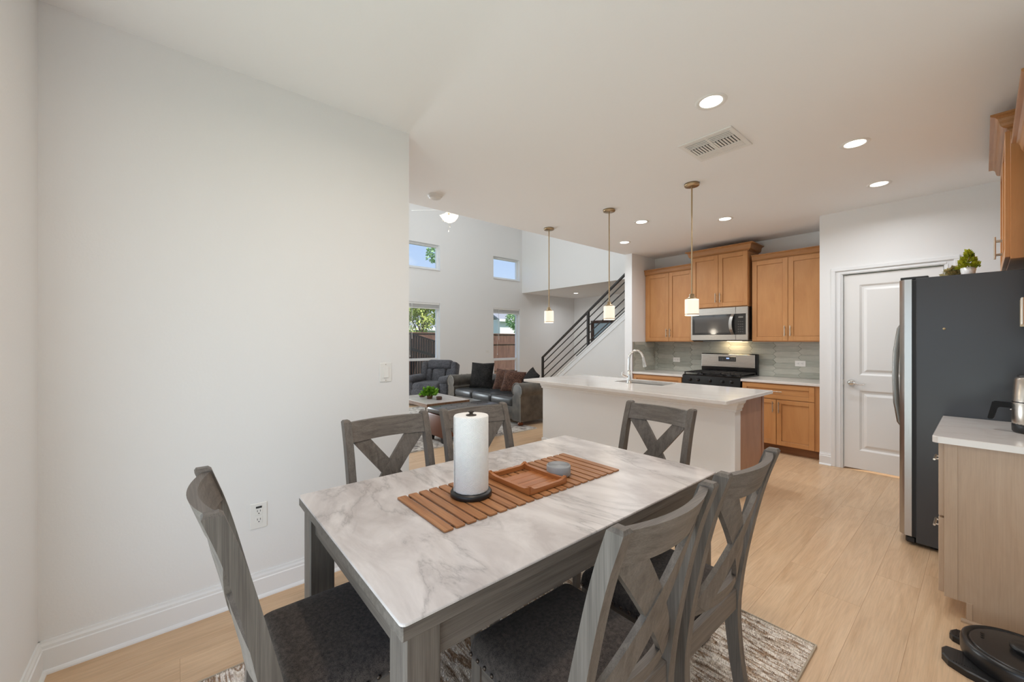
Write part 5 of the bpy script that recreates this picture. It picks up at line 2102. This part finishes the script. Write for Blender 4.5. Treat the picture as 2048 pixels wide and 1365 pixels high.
# ceiling fan
FX, FYY, FZ = -6.06, 3.66, 3.66
t = thing('ceiling_fan', 'white ceiling fan with glowing glass shades in the living room', 'ceiling fan', (FX, FYY, HI))
dz = FZ - HI
G().lathe([(0, 0), (0.07, 0), (0.06, -0.05), (0.02, -0.07), (0, -0.07)], 20).build('canopy', M_PLASTIC, t)
G().cyl((0, 0, -0.05), (0, 0, dz + 0.1), 0.013, n=10).build('down_rod', M_HANDLE, t)
G().lathe([(0, 0.13), (0.06, 0.12), (0.11, 0.07), (0.115, 0.02), (0.08, -0.02), (0.045, -0.05), (0.04, -0.075), (0, -0.08)], 24, (0, 0, dz)).build('motor_housing', M_PLASTIC, t)
for k in range(5):
    a = math.atan2(-0.41, -0.35) - 0.04 + k * 2 * PI / 5
    MA = RM(0, 0, a, (0, 0, dz)) @ RM(-0.34, 0, 0)
    g = G().prism([(0.10, -0.03), (0.17, -0.055), (0.62, -0.068), (0.66, -0.04), (0.66, 0.04), (0.62, 0.068), (0.17, 0.055), (0.10, 0.03)], -0.004, 0.004, 'xy', M=MA)
    g.build('blade', M_PLASTIC, t)
for k in range(4):
    a = 0.871 + k * PI / 2
    MA = RM(0, 0, a, (0, 0, dz - 0.06)) @ RM(0, -2.25, 0)
    g = G().lathe([(0.018, 0.03), (0.030, 0.045), (0.052, 0.085), (0.062, 0.125), (0.075, 0.150)], 18, M=MA)
    g.build('glass_shade', M_FANSHADE, t)
    G().cyl((0, 0, 0), (0, 0, 0.04), 0.012, n=8, M=MA).build('shade_arm', M_HANDLE, t)
g = G()
for (x, y, l) in ((0.0, 0.02, 0.20), (0.035, -0.03, 0.30)):
    g.cyl((x, y, dz - 0.075), (x, y, dz - 0.075 - l), 0.0022, n=5)
    g.lathe([(0, 0), (0.006, -0.004), (0.007, -0.022), (0, -0.026)], 8, (x, y, dz - 0.075 - l))
g.build('pull_chain', M_HANDLE, t)
lamp('fan_light', 'POINT', (FX, FYY, FZ - 0.38), (0, 0, 0), 8, (1.0, 0.88, 0.7), 0.1)

# ------------------------------------------------------------------ outdoors, beyond the windows
S('ground', G().box(-40, 8, -14, 30, -0.5, -0.25), M_LAWN)
OZ = -0.25


def fence(name, label, p0, p1, z1, mat, pw=0.14, gap=0.004, rail=True, slope=0.0, th=0.02, railmat=None, top_band=False):
    P0, P1 = Vector((*p0, 0)), Vector((*p1, 0))
    ln = (P1 - P0).length
    ang = math.atan2(P1.y - P0.y, P1.x - P0.x)
    t = thing(name, label, 'fence', (p0[0], p0[1], OZ), ang)
    n = int(ln / pw)
    me = None
    for i in range(n):
        h = z1 + slope * (i + 0.5) * pw
        if slope == 0 and me is not None:
            o = bpy.data.objects.new('fence_board', me)
            COL.objects.link(o)
            o.parent = t
        else:
            o = G().box(gap / 2, pw - gap / 2, -th / 2, th / 2, 0.0, h).build('fence_board', mat, t)
            me = o.data
        o.location = (i * pw, random.uniform(-0.004, 0.004), 0)
    rm = railmat or mat
    zs_ = (0.35, z1 * 0.75) if not top_band else (0.35, z1 - 0.42)
    for z in zs_:
        G().prism([(0, z), (ln, z + slope * ln), (ln, z + 0.09 + slope * ln), (0, z + 0.09)], -th / 2 - 0.045, -th / 2 - 0.002, 'xz').build('fence_rail', rm, t)
    G().prism([(0, z1), (ln, z1 + slope * ln), (ln, z1 + 0.035 + slope * ln), (0, z1 + 0.035)], -0.06, 0.03, 'xz').build('fence_cap', rm, t)
    for i in range(int(ln / 2.4) + 1):
        G().box(i * 2.4 - 0.045, i * 2.4 + 0.045, 0.02, 0.11, 0, z1 * 0.98 + slope * i * 2.4).build('fence_post', rm, t)
    return t


fence('garden_fence', 'brown board garden fence seen through both lower windows', (-13.2, 4.5), (-13.2, 16.0), 1.88, M_FENCE, 0.15, 0.003, top_band=True)
fence('picket_gate_fence', 'dark slatted fence with a sloping top rail behind the recliner', (-11.3, 4.85), (-11.3, 7.2), 1.98, M_FENCEDK, 0.085, 0.022, slope=-0.28, railmat=M_RAILING)


def house(label, x0_, x1_, y0_, y1_, h, ridge, gable='y'):
    t = thing('neighbour_house', label, 'house', ((x0_ + x1_) / 2, (y0_ + y1_) / 2, OZ))
    cx_, cy_ = (x0_ + x1_) / 2, (y0_ + y1_) / 2
    a, b_ = (x1_ - x0_) / 2, (y1_ - y0_) / 2
    G().box(-a, a, -b_, b_, 0, h).build('walls', M_SIDING, t)
    e = 0.35
    if gable == 'x':   # gable end faces +x
        G().prism([(-b_, h), (b_, h), (0, ridge)], -a, a, 'yz').build('gable', M_SIDING, t)
        g = G()
        for s in (-1, 1):
            g.prism([(s * (b_ + e), h - 0.18), (0, ridge + 0.02), (0, ridge + 0.16), (s * (b_ + e), h - 0.02)], -a - e, a + e, 'yz')
        g.build('roof', M_ROOF, t)
        fz = M_TRIM
        g = G()
        for s in (-1, 1):
            g.prism([(s * (b_ + e), h - 0.24), (0, ridge - 0.04), (0, ridge + 0.12), (s * (b_ + e), h - 0.06)], a + e, a + e + 0.04, 'yz')
        g.build('bargeboard', fz, t)
    else:
        g = G()
        for s in (-1, 1):
            g.prism([(s * (a + e), h - 0.12), (0, ridge), (0, ridge + 0.14), (s * (a + e), h + 0.02)], -b_ - e, b_ + e, 'xz')
        g.build('roof', M_ROOF, t)
        G().box(a + e, a + e + 0.04, -b_ - e, b_ + e, h - 0.18, h + 0.02).build('fascia', M_TRIM, t)
    g = G()
    k = 0
    for yy in (-b_ * 0.45, b_ * 0.45):
        f = G()
        for (p, q, r_, s_) in ((-0.5, 0.5, 1.0, 1.08), (-0.5, 0.5, 2.12, 2.2), (-0.5, -0.42, 1.08, 2.12), (0.42, 0.5, 1.08, 2.12)):
            f.box(a, a + 0.05, yy + p, yy + q, r_, s_)
        f = f.build('window_frame', M_TRIM, t)
        G().box(a + 0.005, a + 0.02, yy - 0.42, yy + 0.42, 1.08, 2.12).build('window_pane', Mat('far_glass', lin(110, 140, 130), 0.1).m, f)
    return t


house('pale neighbouring house with grey roof behind the fence, far window', -34, -26.0, 20.6, 25.5, 3.40, 5.4, 'y')
house('low pale house with grey roof behind the fence, near window', -29, -22.0, 7.5, 13.4, 2.42, 3.6, 'y')


def tree(label, x, y, zc, r, rz_, mat, seed, trunk_h, n=2600, size=0.26):
    t = thing('garden_tree', label, 'tree', (x, y, OZ))
    rn = random.Random(seed)
    blobs = []
    for _ in range(9):
        a = rn.uniform(0, 2 * PI)
        k = rn.uniform(0.2, 0.75)
        blobs.append((k * r * math.cos(a), k * r * math.sin(a), zc + rn.uniform(-0.8, 0.8) * rz_, rn.uniform(0.35, 0.6) * r))
    g = G()

    def fn(q):
        bx, by, bz, br = q.choice(blobs)
        d = Vector((q.gauss(0, 1), q.gauss(0, 1), q.gauss(0, 1))).normalized()
        p = Vector((bx, by, bz)) + d * br * q.uniform(0.55, 1.0)
        return p, d + Vector((q.uniform(-1, 1), q.uniform(-1, 1), q.uniform(-1, 0.3)))
    leaf_cloud(g, n, fn, size, rn)
    g.build('crown', mat, t, 'stuff', fixn=False)
    g = G()
    g.tube([(0, 0, 0), (0.05, 0, trunk_h * 0.5), (0, 0.05, zc)], [0.09, 0.07, 0.02], 8)
    for k in range(5):
        bx, by, bz, br = blobs[k]
        g.tube([(0, 0.02, trunk_h * 0.8), (bx * 0.5, by * 0.5, (bz + trunk_h) * 0.5), (bx, by, bz)], [0.03, 0.018, 0.008], 5)
    g.build('trunk', M_TRUNK, t)


tree('yellow-green leafy tree seen through the lower window by the recliner', -15.0, 7.75, 2.95, 1.2, 0.7, M_TREE, 3, 2.0, 6500, 0.12)
tree('tall green tree seen through the upper window', -13.9, 8.35, 6.3, 0.75, 1.7, M_TREE2, 5, 5.2, 2600, 0.13)
tree('green tree beside the gabled house behind the fence', -18.0, 15.9, 2.9, 1.0, 0.8, M_TREE2, 8, 2.0, 5000, 0.13)
